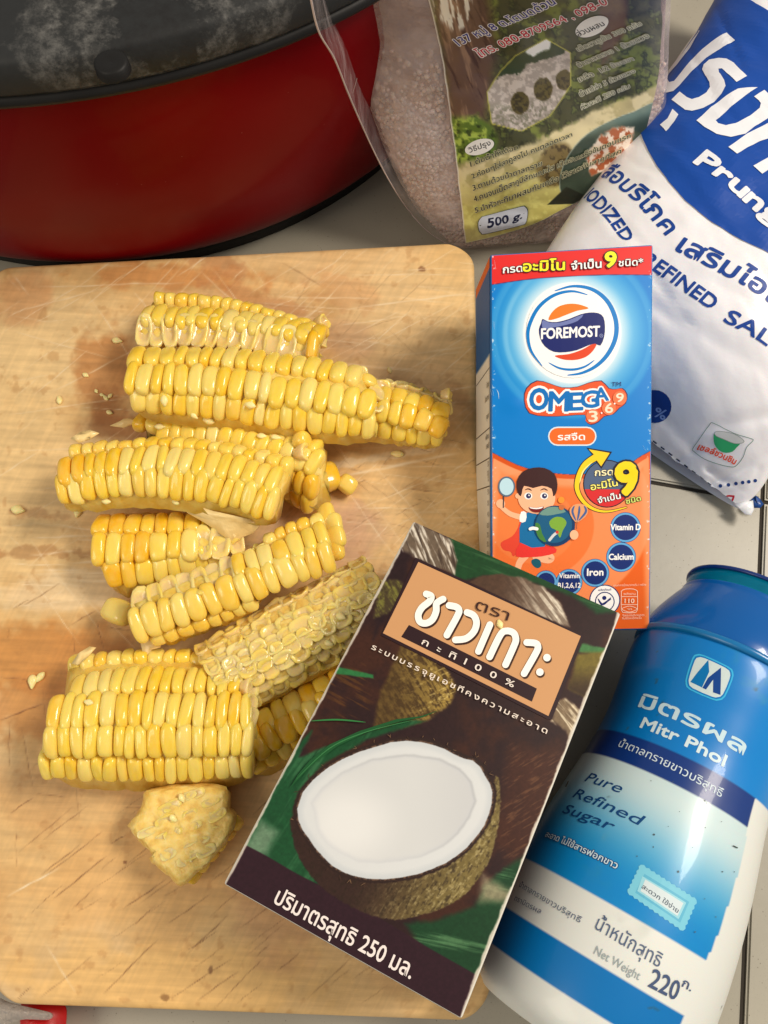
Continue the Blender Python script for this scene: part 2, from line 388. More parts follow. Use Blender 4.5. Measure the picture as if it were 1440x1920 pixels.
    for k in range(30):
        x = rr.uniform(0, 400); yy = rr.uniform(1120, 1560); l = rr.uniform(25, 110); an = rr.choice([-.5, -.62, .1, 1.45]) + rr.normal(0, .06); cut(x, yy, x + l * math.cos(an), yy + l * math.sin(an), rr.uniform(.5, .95), rr.uniform(.25, .65), .03)
    for k in range(26):
        x = rr.uniform(640, 890); yy = rr.uniform(820, 1010); l = rr.uniform(20, 90); an = rr.choice([.75, -.5, .2]) + rr.normal(0, .06); cut(x, yy, x + l * math.cos(an), yy + l * math.sin(an), .7, rr.uniform(.25, .6), .02)
    for k in range(330):   # pale scratches
        x = rr.uniform(-20, 900); yy = rr.uniform(480, 1160); l = rr.uniform(30, 240); an = rr.choice([-.75, -.55, -.08, .12, .9]) + rr.normal(0, .08); cut(x, yy, x + l * math.cos(an), yy + l * math.sin(an), rr.uniform(.5, 1.1), -rr.uniform(.2, .55), .012)
    for k in range(60): x = rr.uniform(560, 890); yy = rr.uniform(470, 1150); l = rr.uniform(20, 90); an = rr.choice([.8, 2.2, -.5]) + rr.normal(0, .1); cut(x, yy, x + l * math.cos(an), yy + l * math.sin(an), .6, rr.uniform(.12, .3), .012)
    for k in range(14): x = rr.uniform(0, 180); yy = rr.uniform(1000, 1100); cut(x, yy, x + rr.uniform(60, 200), yy + rr.uniform(-10, 6), rr.uniform(.6, 1.6), -.5, .01)
    for a_ in [(15, 1680, 110, 1628, 1.3, -.8, .02), (85, 1770, 140, 1860, 1.4, -.45, .02), (640, 893, 860, 850, 2.0, -.8, .02), (100, 1685, 200, 1605, .9, .8, .04), (195, 1862, 295, 1762, .9, .7, .04),
               (650, 580, 890, 548, 1.1, -.6, .01), (200, 1300, 330, 1245, 1.0, .6, .03), (530, 493, 610, 540, 1.1, .35, .02), (0, 1350, 80, 1320, 1.1, .7, .03), (230, 1705, 310, 1650, .9, .7, .03)]: cut(*a_)
    for x0, y0, x1, y1, w_, dk, dp in cuts:
        e = np.array([x1 - x0, y1 - y0]); lo = np.array([min(x0, x1), min(y0, y1)]) - 8; hi = np.array([max(x0, x1), max(y0, y1)]) + 8
        msk = (px > lo[0]) & (px < hi[0]) & (py > lo[1]) & (py < hi[1])
        if not msk.any(): continue
        qx, qy = px[msk], py[msk]; t = ((qx - x0) * e[0] + (qy - y0) * e[1]) / (e @ e); tc = np.clip(t, 0, 1)
        wob = .6 * np.sin(tc * 7 + x0) + .3 * np.sin(tc * 19 + y0)
        nl = np.array([-e[1], e[0]]) / np.linalg.norm(e); dd = np.hypot(qx - x0 - tc * e[0] - nl[0] * wob, qy - y0 - tc * e[1] - nl[1] * wob)
        fade = np.sin(np.clip(tc, .02, .98) * math.pi) ** .5; mm = np.exp(-(dd / (w_ * 1.3)) ** 2) * abs(dk) * fade * (1.35 if dk < 0 else 1) * (.8 + .25 * np.sin(tc * 17 + x0))
        mm = np.clip(mm, 0, 1)[:, None]; base[msk] = base[msk] * (1 - mm) + (np.array([104, 62, 34.]) if dk > 0 else np.array([242, 222, 186.])) * mm
        P[msk, 2] -= dp * mm[:, 0]
    P[..., 2] += (fbm(X, Y, 2.2, 77, 3) - .5) * .02
    m = col_material('worn wood', .5)
    b = P_(m); tcn = N(m, 'ShaderNodeTexCoord'); nz = N(m, 'ShaderNodeTexNoise', Scale=7.0, Detail=8.0); L(m, tcn.outputs['Object'], nz.inputs['Vector'])
    rg = ramp(m, nz.outputs['Fac'], [(.3, (.40,) * 3), (.7, (.62,) * 3)]); L(m, rg.outputs['Color'], b.inputs['Roughness'])
    mp = N(m, 'ShaderNodeMapping'); mp.inputs['Scale'].default_value = (3, 34, 8); L(m, tcn.outputs['Object'], mp.inputs['Vector']); mp.inputs['Rotation'].default_value = (0, 0, .75)
    n2 = N(m, 'ShaderNodeTexNoise', Scale=1.0, Detail=4.0); L(m, mp.outputs['Vector'], n2.inputs['Vector'])
    bu = N(m, 'ShaderNodeBump', Strength=.22, Distance=.02); L(m, n2.outputs['Fac'], bu.inputs['Height']); L(m, bu.outputs['Normal'], b.inputs['Normal'])
    cols = lin(np.clip(base, 0, 255)); cx = P.mean((0, 1))
    root = thing('cutting_board', 'worn wooden cutting board with knife cuts and brown stains, under the corn', 'cutting board', (float(cx[0]), float(cx[1]), 0))
    top = fast_grid('cutting_surface', P, m, root, cols)
    # edge: side wall with the lower bevel
    ring = [P[i, 0] for i in range(P.shape[0])] + [P[-1, j] for j in range(1, P.shape[1])] + [P[i, -1] for i in range(P.shape[0] - 2, -1, -1)] + [P[0, j] for j in range(P.shape[1] - 2, 0, -1)]
    ring = np.array(ring)[::3]; cc = ring.mean(0); prof = [(0, 2.0 - bev), (.03, 1.4), (.03, .6), (0, .25), (-.2, .06)]
    G = np.stack([ring + np.array([0, 0, z]) * 1 - np.array([0, 0, 1]) * ring[:, 2:3] + unit_rows(ring - cc) * o_ for o_, z in prof], 1)
    mw = material('board edge wood', tuple(lin((176, 124, 70))), .6); nn = noise_bump(mw, 3, .5, .04, 8)
    rp = ramp(mw, nn.outputs['Fac'], [(.35, tuple(lin((150, 100, 54)))), (.65, tuple(lin((192, 142, 88))))]); L(mw, rp.outputs['Color'], P_(mw).inputs['Base Color'])
    fast_grid('board_edge', G, mw, root, None, True)
    settle(root)
    return root
def unit_rows(a):
    a = a.copy(); a[:, 2] = 0; return a / np.linalg.norm(a, axis=1, keepdims=True)
board()

# ------------------------------------------------------------------ red cooker with black lid
def lathe(name, prof, cx, cy, mat, parent, n=128, a0=0, a1=2 * math.pi, cols=None):
    t = np.linspace(a0, a1, n, endpoint=(a1 - a0 < 6.28)); pr = np.array(prof, float)
    G = np.stack([cx + pr[None, :, 0] * np.cos(t)[:, None], cy + pr[None, :, 0] * np.sin(t)[:, None], np.repeat(pr[None, :, 1], len(t), 0)], -1)
    return fast_grid(name, G, mat, parent, None, a1 - a0 >= 6.28)
def cooker():
    cx, cy = -12.0, 37.2
    root = thing('electric_cooker', 'large round red electric cooker with dusty black lid, behind the cutting board', 'cooker', (cx, cy, 0))
    red = material('red enamel', tuple(lin((116, 2, 8))), .36, Coat_Weight=.05, Coat_Roughness=.06, Specular_IOR_Level=.06); 
    tc = N(red, 'ShaderNodeTexCoord'); nz = N(red, 'ShaderNodeTexNoise', Scale=.18, Detail=2.0); L(red, tc.outputs['Object'], nz.inputs['Vector'])
    rp = ramp(red, nz.outputs['Fac'], [(.3, tuple(lin((110, 1, 8)))), (.7, tuple(lin((122, 3, 10))))]); 
    v = N(red, 'ShaderNodeTexVoronoi', Scale=1.6); L(red, tc.outputs['Object'], v.inputs['Vector'])
    lt = N(red, 'ShaderNodeMath', operation='LESS_THAN'); L(red, v.outputs['Distance'], lt.inputs[0]); lt.inputs[1].default_value = .035
    lm = N(red, 'ShaderNodeMath', operation='MULTIPLY'); L(red, lt.outputs[0], lm.inputs[0]); lm.inputs[1].default_value = .3
    mx = N(red, 'ShaderNodeMix', data_type='RGBA'); L(red, lm.outputs[0], mx.inputs['Factor']); L(red, rp.outputs['Color'], mx.inputs[6]); mx.inputs[7].default_value = (.4, .2, .17, 1); L(red, mx.outputs[2], P_(red).inputs['Base Color'])
    n2 = N(red, 'ShaderNodeTexNoise', Scale=60.0, Detail=2.0); L(red, tc.outputs['Object'], n2.inputs['Vector'])
    bu = N(red, 'ShaderNodeBump', Strength=.06, Distance=.01); L(red, n2.outputs['Fac'], bu.inputs['Height']); L(red, bu.outputs['Normal'], P_(red).inputs['Normal'])
    pr = [(15.2, .85), (15.9, .9), (16.6, 1.15), (17.1, 1.8), (17.5, 3.5), (17.95, 5.0), (18.3, 6.6), (18.5, 8.2), (18.6, 9.6), (18.6, 10.9)]
    pr = spline(pr, 4)
    lathe('body', [(0, .85)] + pr.tolist(), cx, cy, red, root)
    blk = material('black plastic', tuple(lin((26, 25, 24))), .5, Specular_IOR_Level=.2); noise_bump(blk, 20, .1)
    lathe('foot_ring', [(0, .0), (16.1, 0), (16.25, .1), (16.25, .75), (16.1, .9), (14.8, .9)], cx, cy, blk, root)
    lid = material('dusty black lid', tuple(lin((34, 35, 34))), .5, Specular_IOR_Level=.25)
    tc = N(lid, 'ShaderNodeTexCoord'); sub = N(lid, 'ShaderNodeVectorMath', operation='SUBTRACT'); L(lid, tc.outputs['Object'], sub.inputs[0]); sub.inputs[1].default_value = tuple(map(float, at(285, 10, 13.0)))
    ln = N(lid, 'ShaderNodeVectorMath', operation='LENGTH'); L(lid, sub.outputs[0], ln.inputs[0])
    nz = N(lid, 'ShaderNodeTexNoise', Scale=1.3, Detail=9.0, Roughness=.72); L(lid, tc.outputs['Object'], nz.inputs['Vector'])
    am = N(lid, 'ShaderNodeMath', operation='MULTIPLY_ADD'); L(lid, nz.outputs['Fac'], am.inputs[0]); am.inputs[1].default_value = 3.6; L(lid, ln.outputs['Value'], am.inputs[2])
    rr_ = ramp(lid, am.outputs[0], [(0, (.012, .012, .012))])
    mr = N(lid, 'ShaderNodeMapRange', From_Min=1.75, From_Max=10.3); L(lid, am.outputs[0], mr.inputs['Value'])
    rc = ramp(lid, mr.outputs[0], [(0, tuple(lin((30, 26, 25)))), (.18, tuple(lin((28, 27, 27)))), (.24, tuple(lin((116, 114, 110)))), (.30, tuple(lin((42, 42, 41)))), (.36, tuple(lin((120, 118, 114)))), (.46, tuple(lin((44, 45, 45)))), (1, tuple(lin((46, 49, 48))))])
    n4 = N(lid, 'ShaderNodeTexNoise', Scale=3.5, Detail=8.0, Roughness=.75); L(lid, tc.outputs['Object'], n4.inputs['Vector'])
    r4 = ramp(lid, n4.outputs['Fac'], [(.4, (.05, .05, .05)), (.72, (.9, .9, .9))])
    mx = N(lid, 'ShaderNodeMix', data_type='RGBA'); L(lid, r4.outputs['Color'], mx.inputs['Factor']); mx.inputs[6].default_value = (*lin((40, 41, 41)), 1); L(lid, rc.outputs['Color'], mx.inputs[7])
    L(lid, mx.outputs[2], P_(lid).inputs['Base Color'])
    bu = N(lid, 'ShaderNodeBump', Strength=.15, Distance=.03); L(lid, n4.outputs['Fac'], bu.inputs['Height']); L(lid, bu.outputs['Normal'], P_(lid).inputs['Normal'])
    lathe('lid', [(18.8, 11.2), (18.9, 11.2), (18.98, 11.35), (18.9, 12.15), (18.75, 12.3), (18.4, 12.34), (17.2, 12.45), (15.8, 12.75), (13.8, 13.1), (11.8, 13.3), (10.3, 13.35), (9.3, 13.2), (8.6, 12.7), (8.0, 12.5), (5.2, 12.45), (4.4, 12.6), (4.0, 13.2), (3.7, 14.6), (3.2, 15.0), (0, 15.1)], cx, cy, lid, root, 160)
    lathe('rim_gasket', [(18.5, 10.8), (18.98, 10.9), (19.05, 11.05), (18.9, 11.22), (18.5, 11.22)], cx, cy, blk, root, 160)
    # small steam vent on the lid
    p = at(200, 95, 12.9); vent = lathe('steam_vent', [(.46, 12.3), (.44, 12.56), (.36, 12.6), (.2, 12.6), (0, 12.56)], float(p[0]), float(p[1]), blk, root, 20)
    settle(root)
cooker()
# ------------------------------------------------------------------ boiled corn
def kernel_material(name, stops, sss=.35, rough=.2, zr=(-.45, .15), root=(244, 218, 140), k=.55):
    m = material(name, rough=rough); b = P_(m); oi = N(m, 'ShaderNodeObjectInfo'); tc = N(m, 'ShaderNodeTexCoord')
    r = ramp(m, oi.outputs['Random'], stops)
    no = N(m, 'ShaderNodeTexNoise', Scale=2.2, Detail=3.0); L(m, tc.outputs['Object'], no.inputs['Vector'])
    ad = N(m, 'ShaderNodeVectorMath', operation='ADD'); L(m, tc.outputs['Object'], ad.inputs[0]); L(m, oi.outputs['Location'], ad.inputs[1]); L(m, ad.outputs[0], no.inputs['Vector'])
    mx = N(m, 'ShaderNodeMix', data_type='RGBA'); mr = N(m, 'ShaderNodeMapRange', From_Min=.4, From_Max=.75, To_Max=.45); L(m, no.outputs['Fac'], mr.inputs['Value']); L(m, mr.outputs[0], mx.inputs['Factor'])
    L(m, r.outputs['Color'], mx.inputs[6]); mx.inputs[7].default_value = (*lin((250, 222, 130)), 1)
    # paler towards the root of the kernel
    sx = N(m, 'ShaderNodeSeparateXYZ'); L(m, tc.outputs['Object'], sx.inputs[0]); m2 = N(m, 'ShaderNodeMapRange', From_Min=zr[0], From_Max=zr[1], To_Min=k, To_Max=0.0); L(m, sx.outputs['Z'], m2.inputs['Value'])
    mb = N(m, 'ShaderNodeMix', data_type='RGBA'); L(m, m2.outputs[0], mb.inputs['Factor']); L(m, mx.outputs[2], mb.inputs[6]); mb.inputs[7].default_value = (*lin(root), 1)
    L(m, mb.outputs[2], b.inputs['Base Color'])
    b.inputs['Subsurface Weight'].default_value = sss; b.inputs['Subsurface Radius'].default_value = (.9, .55, .16); b.inputs['Subsurface Scale'].default_value = .3
    b.inputs['Coat Weight'].default_value = .4; b.inputs['Coat Roughness'].default_value = .1; b.inputs['IOR'].default_value = 1.42
    n3 = N(m, 'ShaderNodeTexNoise', Scale=5.0, Detail=4.0); L(m, ad.outputs[0], n3.inputs['Vector'])
    bu = N(m, 'ShaderNodeBump', Strength=.22, Distance=.03); L(m, n3.outputs['Fac'], bu.inputs['Height']); L(m, bu.outputs['Normal'], b.inputs['Normal'])
    return m
c_ = lambda *a: tuple(lin(a))
M_KERN = kernel_material('corn kernel', [(0, c_(248, 198, 44)), (.2, c_(249, 208, 66)), (.6, c_(250, 214, 84)), (.88, c_(250, 219, 106)), (1, c_(248, 222, 134))])
M_KERN_PALE = kernel_material('pale corn kernel', [(0, c_(247, 198, 62)), (.5, c_(248, 209, 88)), (1, c_(248, 220, 120))])
M_KERN_DEEP = kernel_material('deep yellow kernel', [(0, c_(244, 182, 28)), (.5, c_(247, 195, 42)), (1, c_(249, 208, 72))])
M_CUT = kernel_material('sliced kernel flesh', [(0, c_(249, 208, 92)), (.5, c_(249, 215, 118)), (1, c_(246, 220, 146))], .4, .22, (.12, .32), (226, 196, 140), .8)
M_COB = material('corn cob flesh', c_(240, 206, 110), .38, Subsurface_Weight=.4, Subsurface_Scale=.3); P_(M_COB).inputs['Subsurface Radius'].default_value = (.9, .6, .25)
_n = noise_bump(M_COB, 3.0, .6, .08, 5); _r = ramp(M_COB, _n.outputs['Fac'], [(.3, c_(236, 190, 70)), (.6, c_(244, 210, 112)), (.8, c_(242, 218, 146))]); L(M_COB, _r.outputs['Color'], P_(M_COB).inputs['Base Color'])
M_PALE = material('pale cob flesh', c_(242, 212, 124), .35, Subsurface_Weight=.3, Subsurface_Scale=.3); P_(M_PALE).inputs['Subsurface Radius'].default_value = (.9, .6, .25)
_n = noise_bump(M_PALE, 3.4, .8, .1, 6); _r = ramp(M_PALE, _n.outputs['Fac'], [(.3, c_(224, 178, 84)), (.5, c_(244, 208, 112)), (.75, c_(249, 224, 146))]); L(M_PALE, _r.outputs['Color'], P_(M_PALE).inputs['Base Color'])
M_HULL = material('torn kernel hull', c_(244, 214, 146), .3); noise_bump(M_HULL, 5, .5, .05)
M_GERM = material('corn germ', c_(252, 232, 160), .32, Subsurface_Weight=.3, Subsurface_Scale=.15); noise_bump(M_GERM, 8, .2)
M_FILM = material('kernel skin', c_(246, 224, 160), .22, Transmission_Weight=.45, IOR=1.2); noise_bump(M_FILM, 4, .4)

def kernel_mesh(name, seed, mat, dent=0.0):
    r = np.random.default_rng(seed); k = 5; bm = bmesh.new(); bmesh.ops.create_cube(bm, size=2)
    bmesh.ops.subdivide_edges(bm, edges=bm.edges[:], cuts=k - 1, use_grid_fill=True)
    ph = r.uniform(0, 6, 4); sk = r.uniform(-.07, .07, 3)
    for v in bm.verts:
        c = np.array(v.co); n = 1.0
        for _ in range(14):      # rounded block: square in plan, domed on top
            g = abs(c[0] / n) ** 3.3 + abs(c[1] / n) ** 2.8 + abs(c[2] / n) ** 2.3 - 1; n *= 1 + .24 * g if g < 4 else 1.5
        s = c / n
        x, y, z = s
        tap = 1 - .16 * (0.5 - z / 2) ** 1.0; x *= tap; y *= tap
        x *= 1 + .05 * math.sin(2.3 * y + ph[0]); y *= 1 + .05 * math.sin(2.1 * x + ph[1])
        z += .07 * math.sin(1.7 * x + ph[2]) * math.sin(1.9 * y + ph[3]) + sk[2] * y
        z -= dent * math.exp(-(x * x * 5 + y * y * 3)) if z > 0 else 0
        v.co = Vector((x * .5 + sk[0] * z * .3, y * .5, z * .5))
    bmesh.ops.delete(bm, geom=[f for f in bm.faces if f.calc_center_median().z < -.42], context='FACES')
    for f in bm.faces: f.smooth = True
    me = bpy.data.meshes.new(name); bm.to_mesh(me); bm.free(); me.materials.append(mat); return me
def cup_mesh(name, seed, mat, deep=.2):
    r = np.random.default_rng(seed); n = 12; rings = [(.36, -.5), (.47, -.1), (.52, .2), (.50, .27), (.43, .30), (.34, .24), (.25, .24 - deep), (.1, .2 - deep * 1.15)]
    V = []; Fc = []; ph = r.uniform(0, 6, 3)
    for ri, (a, z) in enumerate(rings):
        for q in range(n):
            t = 2 * math.pi * q / n; cc, ss = math.cos(t), math.sin(t); e = .7
            x = a * math.copysign(abs(cc) ** e, cc); y = a * math.copysign(abs(ss) ** e, ss)
            zz = z + (.07 * math.sin(2 * t + ph[0]) + .06 * math.sin(3 * t + ph[1]) if ri in (2, 3, 4, 5) else 0)
            V.append((x, y, zz + .12 * y))
    V.append((0, 0, .18 - deep * 1.2))
    for ri in range(len(rings) - 1):
        for q in range(n): Fc.append([ri * n + q, ri * n + (q + 1) % n, (ri + 1) * n + (q + 1) % n, (ri + 1) * n + q])
    b = (len(rings) - 1) * n
    for q in range(n): Fc.append([b + q, b + (q + 1) % n, len(V) - 1])
    me = bpy.data.meshes.new(name); me.from_pydata(V, [], Fc); me.materials.append(mat); me.update()
    me.polygons.foreach_set('use_smooth', [True] * len(me.polygons)); return me
KM = {'k': [kernel_mesh('kernel', s, M_KERN, .02 if s % 2 else .17) for s in range(6)], 'p': [kernel_mesh('kernel', s + 20, M_KERN_PALE, .05) for s in range(6)],
      'd': [kernel_mesh('kernel', s + 40, M_KERN_DEEP, .08) for s in range(5)], 'c': [cup_mesh('cut_kernel', s + 60, M_CUT, .05 + .03 * s) for s in range(5)],
      's': [cup_mesh('kernel_socket', s + 80, M_CUT, .04 + .035 * s) for s in range(4)]}
NAME = {'k': 'kernel', 'p': 'kernel', 'd': 'kernel', 'c': 'cut_kernel', 's': 'kernel_socket'}
CORN = []
def place(kind, c, t, n, size, parent, rr):
    me = KM[kind][int(rr.integers(len(KM[kind])))]; o = bpy.data.objects.new(NAME[kind], me); COL.objects.link(o)
    t = unit(t); n = unit(n - t * (n @ t)); b = np.cross(n, t)
    j = rr.normal(0, .035, 3); M = Matrix([(t[i], b[i], n[i]) for i in range(3)]).to_4x4()
    R = Matrix.Rotation(j[0], 4, 'X') @ Matrix.Rotation(j[1], 4, 'Y') @ Matrix.Rotation(j[2] * 1.5 + (math.pi if rr.random() < .5 else 0), 4, 'Z')
    o.matrix_world = Matrix.Translation(Vector(c)) @ M @ R @ Matrix.Diagonal((*size, 1)); o.parent = parent; return o
def polyline(pts, k=10):
    p = spline(pts, k) if len(pts) > 2 else np.linspace(pts[0], pts[1], 16)
    d = np.r_[0, np.cumsum(np.linalg.norm(np.diff(p, axis=0), axis=1))]; return p, d
def samp(p, d, s): return np.array([np.interp(s, d, p[:, i]) for i in range(p.shape[1])])
CORN_GROUP = 'boiled corn pieces cut off the cob'
def corn(name, label, ztop, R, rows, thick=.9, seed=1, edge=(25, 25), kz=.62, body=True, flesh=None, sink=.33, twist=0.0, floor=2.02, tip=.12, ends=(.2, .2)):
    """rows: (angle_deg, [(px,py)...], kinds, pitch_cm, width_cm). angle 0 faces up, positive leans to the near side"""
    rr = np.random.default_rng(seed); zt = ztop if isinstance(ztop, tuple) else (ztop, ztop)
    L3 = []
    for th, px, kinds, pitch, wid in rows:
        th = math.radians(th); q = spline(px, 8) if len(px) > 2 else np.linspace(px[0], px[1], 14)
        d0 = np.linspace(0, 1, len(q)); z = np.array([zt[0] + (zt[1] - zt[0]) * a for a in d0]) - R * (1 - math.cos(th))
        P = np.array([at(a, b, c) for (a, b), c in zip(q, z)]); P[0] -= unit(P[1] - P[0]) * ends[0]; P[-1] += unit(P[-1] - P[-2]) * ends[1]; L3.append((th, P, kinds, pitch, wid))
    allp = np.concatenate([x[1] for x in L3]); c0 = allp.mean(0)
    root = thing(name, label, 'corn piece', (float(c0[0]), float(c0[1]), floor), CORN_GROUP)
    def frame(P, i, th):
        t = unit(P[min(i + 1, len(P) - 1)] - P[max(i - 1, 0)]); side = unit(np.cross(t, [0, 0, 1])); up = np.cross(side, t)
        return t, side, up, math.cos(th) * up + math.sin(th) * side
    if body:
        K = 28; sec = []
        for k in range(K):
            f = k / (K - 1); col = []; shrink = 1 - .25 * (abs(2 * f - 1) ** 8)
            fr = []
            for th, P, *_ in L3:
                d = np.r_[0, np.cumsum(np.linalg.norm(np.diff(P, axis=0), axis=1))]; s = f * d[-1]; pt = samp(P, d, s); i = int(np.searchsorted(d, s)); fr.append((th, pt, *frame(P, min(i, len(P) - 1), th)))
            ins = kz * sink + rr.normal(0, .015)
            top = [pt - n * ins for th, pt, t, sd, up, n in fr]
            # extend past first and last row
            def ext(a, dth):
                th, pt, t, sd, up, n = a; ce = pt - n * R; th2 = th + math.radians(dth); n2 = math.cos(th2) * up + math.sin(th2) * sd
                return ce + n2 * (R - ins) * shrink, ce + n2 * max(R - ins - thick, .05)
            e0, i0 = ext(fr[0], -edge[0]); e1, i1 = ext(fr[-1], edge[1])
            inner = [pt - n * (ins + thick) for th, pt, t, sd, up, n in fr][::-1]
            loop = [e0] + top + [e1, i1] + inner + [i0]; sec.append(loop)
        G = np.array(sec); G[..., 2] = np.maximum(G[..., 2], floor); G += rr.normal(0, .02, G.shape); m = G.shape[1]
        V = G.reshape(-1, 3).tolist(); Fc = []
        for k in range(K - 1):
            for q in range(m): Fc.append([k * m + q, (k + 1) * m + q, (k + 1) * m + (q + 1) % m, k * m + (q + 1) % m])
        for k, rev in ((0, False), (K - 1, True)):
            V.append(G[k].mean(0).tolist()); ci = len(V) - 1
            for q in range(m): f_ = [k * m + q, k * m + (q + 1) % m, ci]; Fc.append(f_[::-1] if rev else f_)
        o = mesh_obj('cob_flesh', V, Fc, flesh or M_COB, root)
    for ri, (th, P, kinds, pitch, wid) in enumerate(L3):
        d = np.r_[0, np.cumsum(np.linalg.norm(np.diff(P, axis=0), axis=1))]; n = max(1, int(round(d[-1] / pitch))); cuts = np.cumsum(np.r_[0, rr.uniform(.8, 1.2, n)]); cuts = cuts / cuts[-1] * d[-1]
        for k in range(n):
            f = (k + .5) / n; kind = kinds if isinstance(kinds, str) and len(kinds) == 1 else kinds[min(int(f * len(kinds)), len(kinds) - 1)]
            if kind == '-': continue
            s = (cuts[k] + cuts[k + 1]) / 2; ln = cuts[k + 1] - cuts[k]; pt = samp(P, d, s); i = int(np.searchsorted(d, s)); t, sd, up, nn = frame(P, min(i, len(P) - 1), th)
            if kind in 'kpd' and rr.random() < .06: kind = 'p'
            hz = kz * (.8 if kind in 'cs' else 1) * rr.uniform(.93, 1.07); wsc = wid * rr.uniform(.93, 1.05)
            if kind == 's': wsc *= rr.uniform(.86, 1.12); ln *= rr.uniform(.85, 1.1); s += rr.normal(0, .05)
            drop = {'c': .1, 's': .02}.get(kind, 0) * kz
            c = pt - nn * (hz * .5 + drop + rr.uniform(0, .04)); c = c + np.cross(nn, t) * rr.normal(0, .025)
            tj = t + np.cross(nn, t) * (twist + rr.normal(0, .03))
            # end kernels lean outwards a little
            lean = tip * (max(0, 1 - k / 1.5) * -1 + max(0, 1 - (n - 1 - k) / 1.5)); nj = unit(nn + t * lean)
            place(kind, c, tj, nj, (ln * 1.22, wsc * 1.16, hz), root, rr)
    settle(root); CORN.append(root); return root
def film(root, pts, z, name='kernel_skin', seed=3, mat=None):
    """a torn scrap of skin or cob flesh: outline in picture space, thin but closed"""
    rr = np.random.default_rng(seed); P = np.array([at(x, y, zz) for (x, y), zz in zip(pts, z if isinstance(z, (list, tuple)) else [z] * len(pts))]); c = P.mean(0) + np.array([0, 0, .12])
    n = len(P); th = .06; V = []; Fc = []
    mid = (P + c) / 2 + rr.normal(0, .05, P.shape)
    for off in (0, -th):
        V += [c + [0, 0, off]] + list(mid + [0, 0, off]) + list(P + [0, 0, off / 2])
    m = 2 * n + 1
    for s in (0, 1):
        b = s * m
        for k in range(n):
            k2 = (k + 1) % n; f1 = [b, b + 1 + k, b + 1 + k2]; f2 = [b + 1 + k, b + 1 + n + k, b + 1 + n + k2, b + 1 + k2]
            Fc += [f1, f2] if s == 0 else [f1[::-1], f2[::-1]]
    for k in range(n): k2 = (k + 1) % n; Fc.append([1 + n + k, m + 1 + n + k, m + 1 + n + k2, 1 + n + k2])
    o = mesh_obj(name, V, Fc, mat or M_FILM); o.parent = root; o.matrix_parent_inverse = Matrix.Translation(-Vector(root.location)) if root else Matrix(); return o

A = corn('corn_piece', 'corn piece at the back of the pile, with a sliced-off pale row', 4.4, 2.0,
    [(-58, [(302, 545), (430, 556), (592, 600)], 'k', .42, .8), (-24, [(276, 578), (420, 586), (598, 614)], 'k', .43, .95), (12, [(264, 615), (400, 617), (584, 645)], 'ccccccccccd', .45, 1.05)], seed=2, edge=(20, 28), kz=.7, sink=.45)
B = corn('corn_piece', 'long yellow corn piece with three full rows lying across the top of the pile', 5.0, 2.1,
    [(-30, [(250, 656), (400, 656), (560, 672), (668, 692)], 'kkkkkkkkkkkkp', .47, 1.0), (2, [(243, 702), (400, 708), (560, 730), (690, 750)], 'kkkkkkkkkkkkk', .46, 1.04), (38, [(252, 750), (400, 764), (560, 786), (690, 800)], 'pkkkpkkkkkk', .44, .9)], seed=5, edge=(14, 26), kz=.75)
C = corn('corn_piece', 'short corn piece with a torn pale edge, sticking out at the right of the pile', 4.1, 1.9,
    [(-50, [(700, 700), (770, 712), (838, 735)], 'c', .5, .6), (-20, [(722, 732), (780, 744), (834, 762)], 'dkd', .52, .74), (14, [(690, 762), (760, 775), (826, 796)], 'kkdd', .48, .78), (46, [(670, 806), (740, 812), (818, 823)], 'k', .46, .7)], seed=8, edge=(14, 18))
D = corn('corn_piece', 'corn piece wedged under the long piece, mostly hidden behind the curved one', (3.5, 4.2), 1.8,
    [(-30, [(262, 777), (420, 795), (590, 826)], 'k', .46, .8), (6, [(300, 806), (430, 818), (585, 862)], 'k', .45, .85), (40, [(380, 860), (480, 880), (575, 915)], 'd', .45, .85), (64, [(420, 890), (500, 910), (565, 948)], 'd', .45, .85)], seed=11)
E_ = corn('corn_piece', 'curved bright yellow corn piece with two large full rows, left middle of the pile', 5.1, 2.0,
    [(-50, [(140, 832), (300, 818), (440, 832), (540, 856)], 'pppkkkkkkk', .40, .7), (-14, [(116, 874), (240, 853), (390, 860), (512, 890)], 'dkkkkkkkkkk', .385, 1.02), (24, [(114, 916), (240, 902), (390, 914), (502, 944)], 'pkkkpkkkkkkk', .385, 1.0)], seed=13, edge=(20, 30), kz=.78)
Fp = corn('corn_piece', 'deep yellow corn piece tucked under the curved one, left of the pile', 3.9, 2.0,
    [(-28, [(184, 974), (280, 973), (420, 968)], 'd', .48, .9), (4, [(180, 1026), (290, 1020), (440, 1008)], 'dkdkdpcc', .46, .98), (36, [(205, 1082), (300, 1070), (400, 1050)], 'dkkkk', .44, .95)], seed=17, edge=(20, 30))
G_ = corn('corn_piece', 'pale yellow corn piece lying diagonally with its far row half sliced off', (4.7, 5.0), 1.7,
    [(-54, [(440, 1035), (500, 998), (590, 962)], 'ccpppp', .42, .62), (-18, [(254, 1121), (420, 1062), (520, 1026), (598, 996)], 'cccccckkkkkk', .44, .95), (20, [(254, 1174), (400, 1122), (510, 1080), (610, 1042)], 'p', .44, .98), (58, [(294, 1208), (400, 1170), (470, 1142)], 'p', .4, .55)], seed=19, edge=(16, 22), kz=.74)
Kp = corn('corn_piece', 'dark golden corn piece in the shade beside the brown carton', 3.3, 2.0,
    [(-20, [(440, 1378), (540, 1318), (680, 1235)], 'd', .5, .85), (10, [(450, 1420), (560, 1352), (690, 1270)], 'd', .48, .85), (40, [(480, 1440), (570, 1388), (660, 1335)], 'd', .46, .8)], seed=23)
Hrows = []
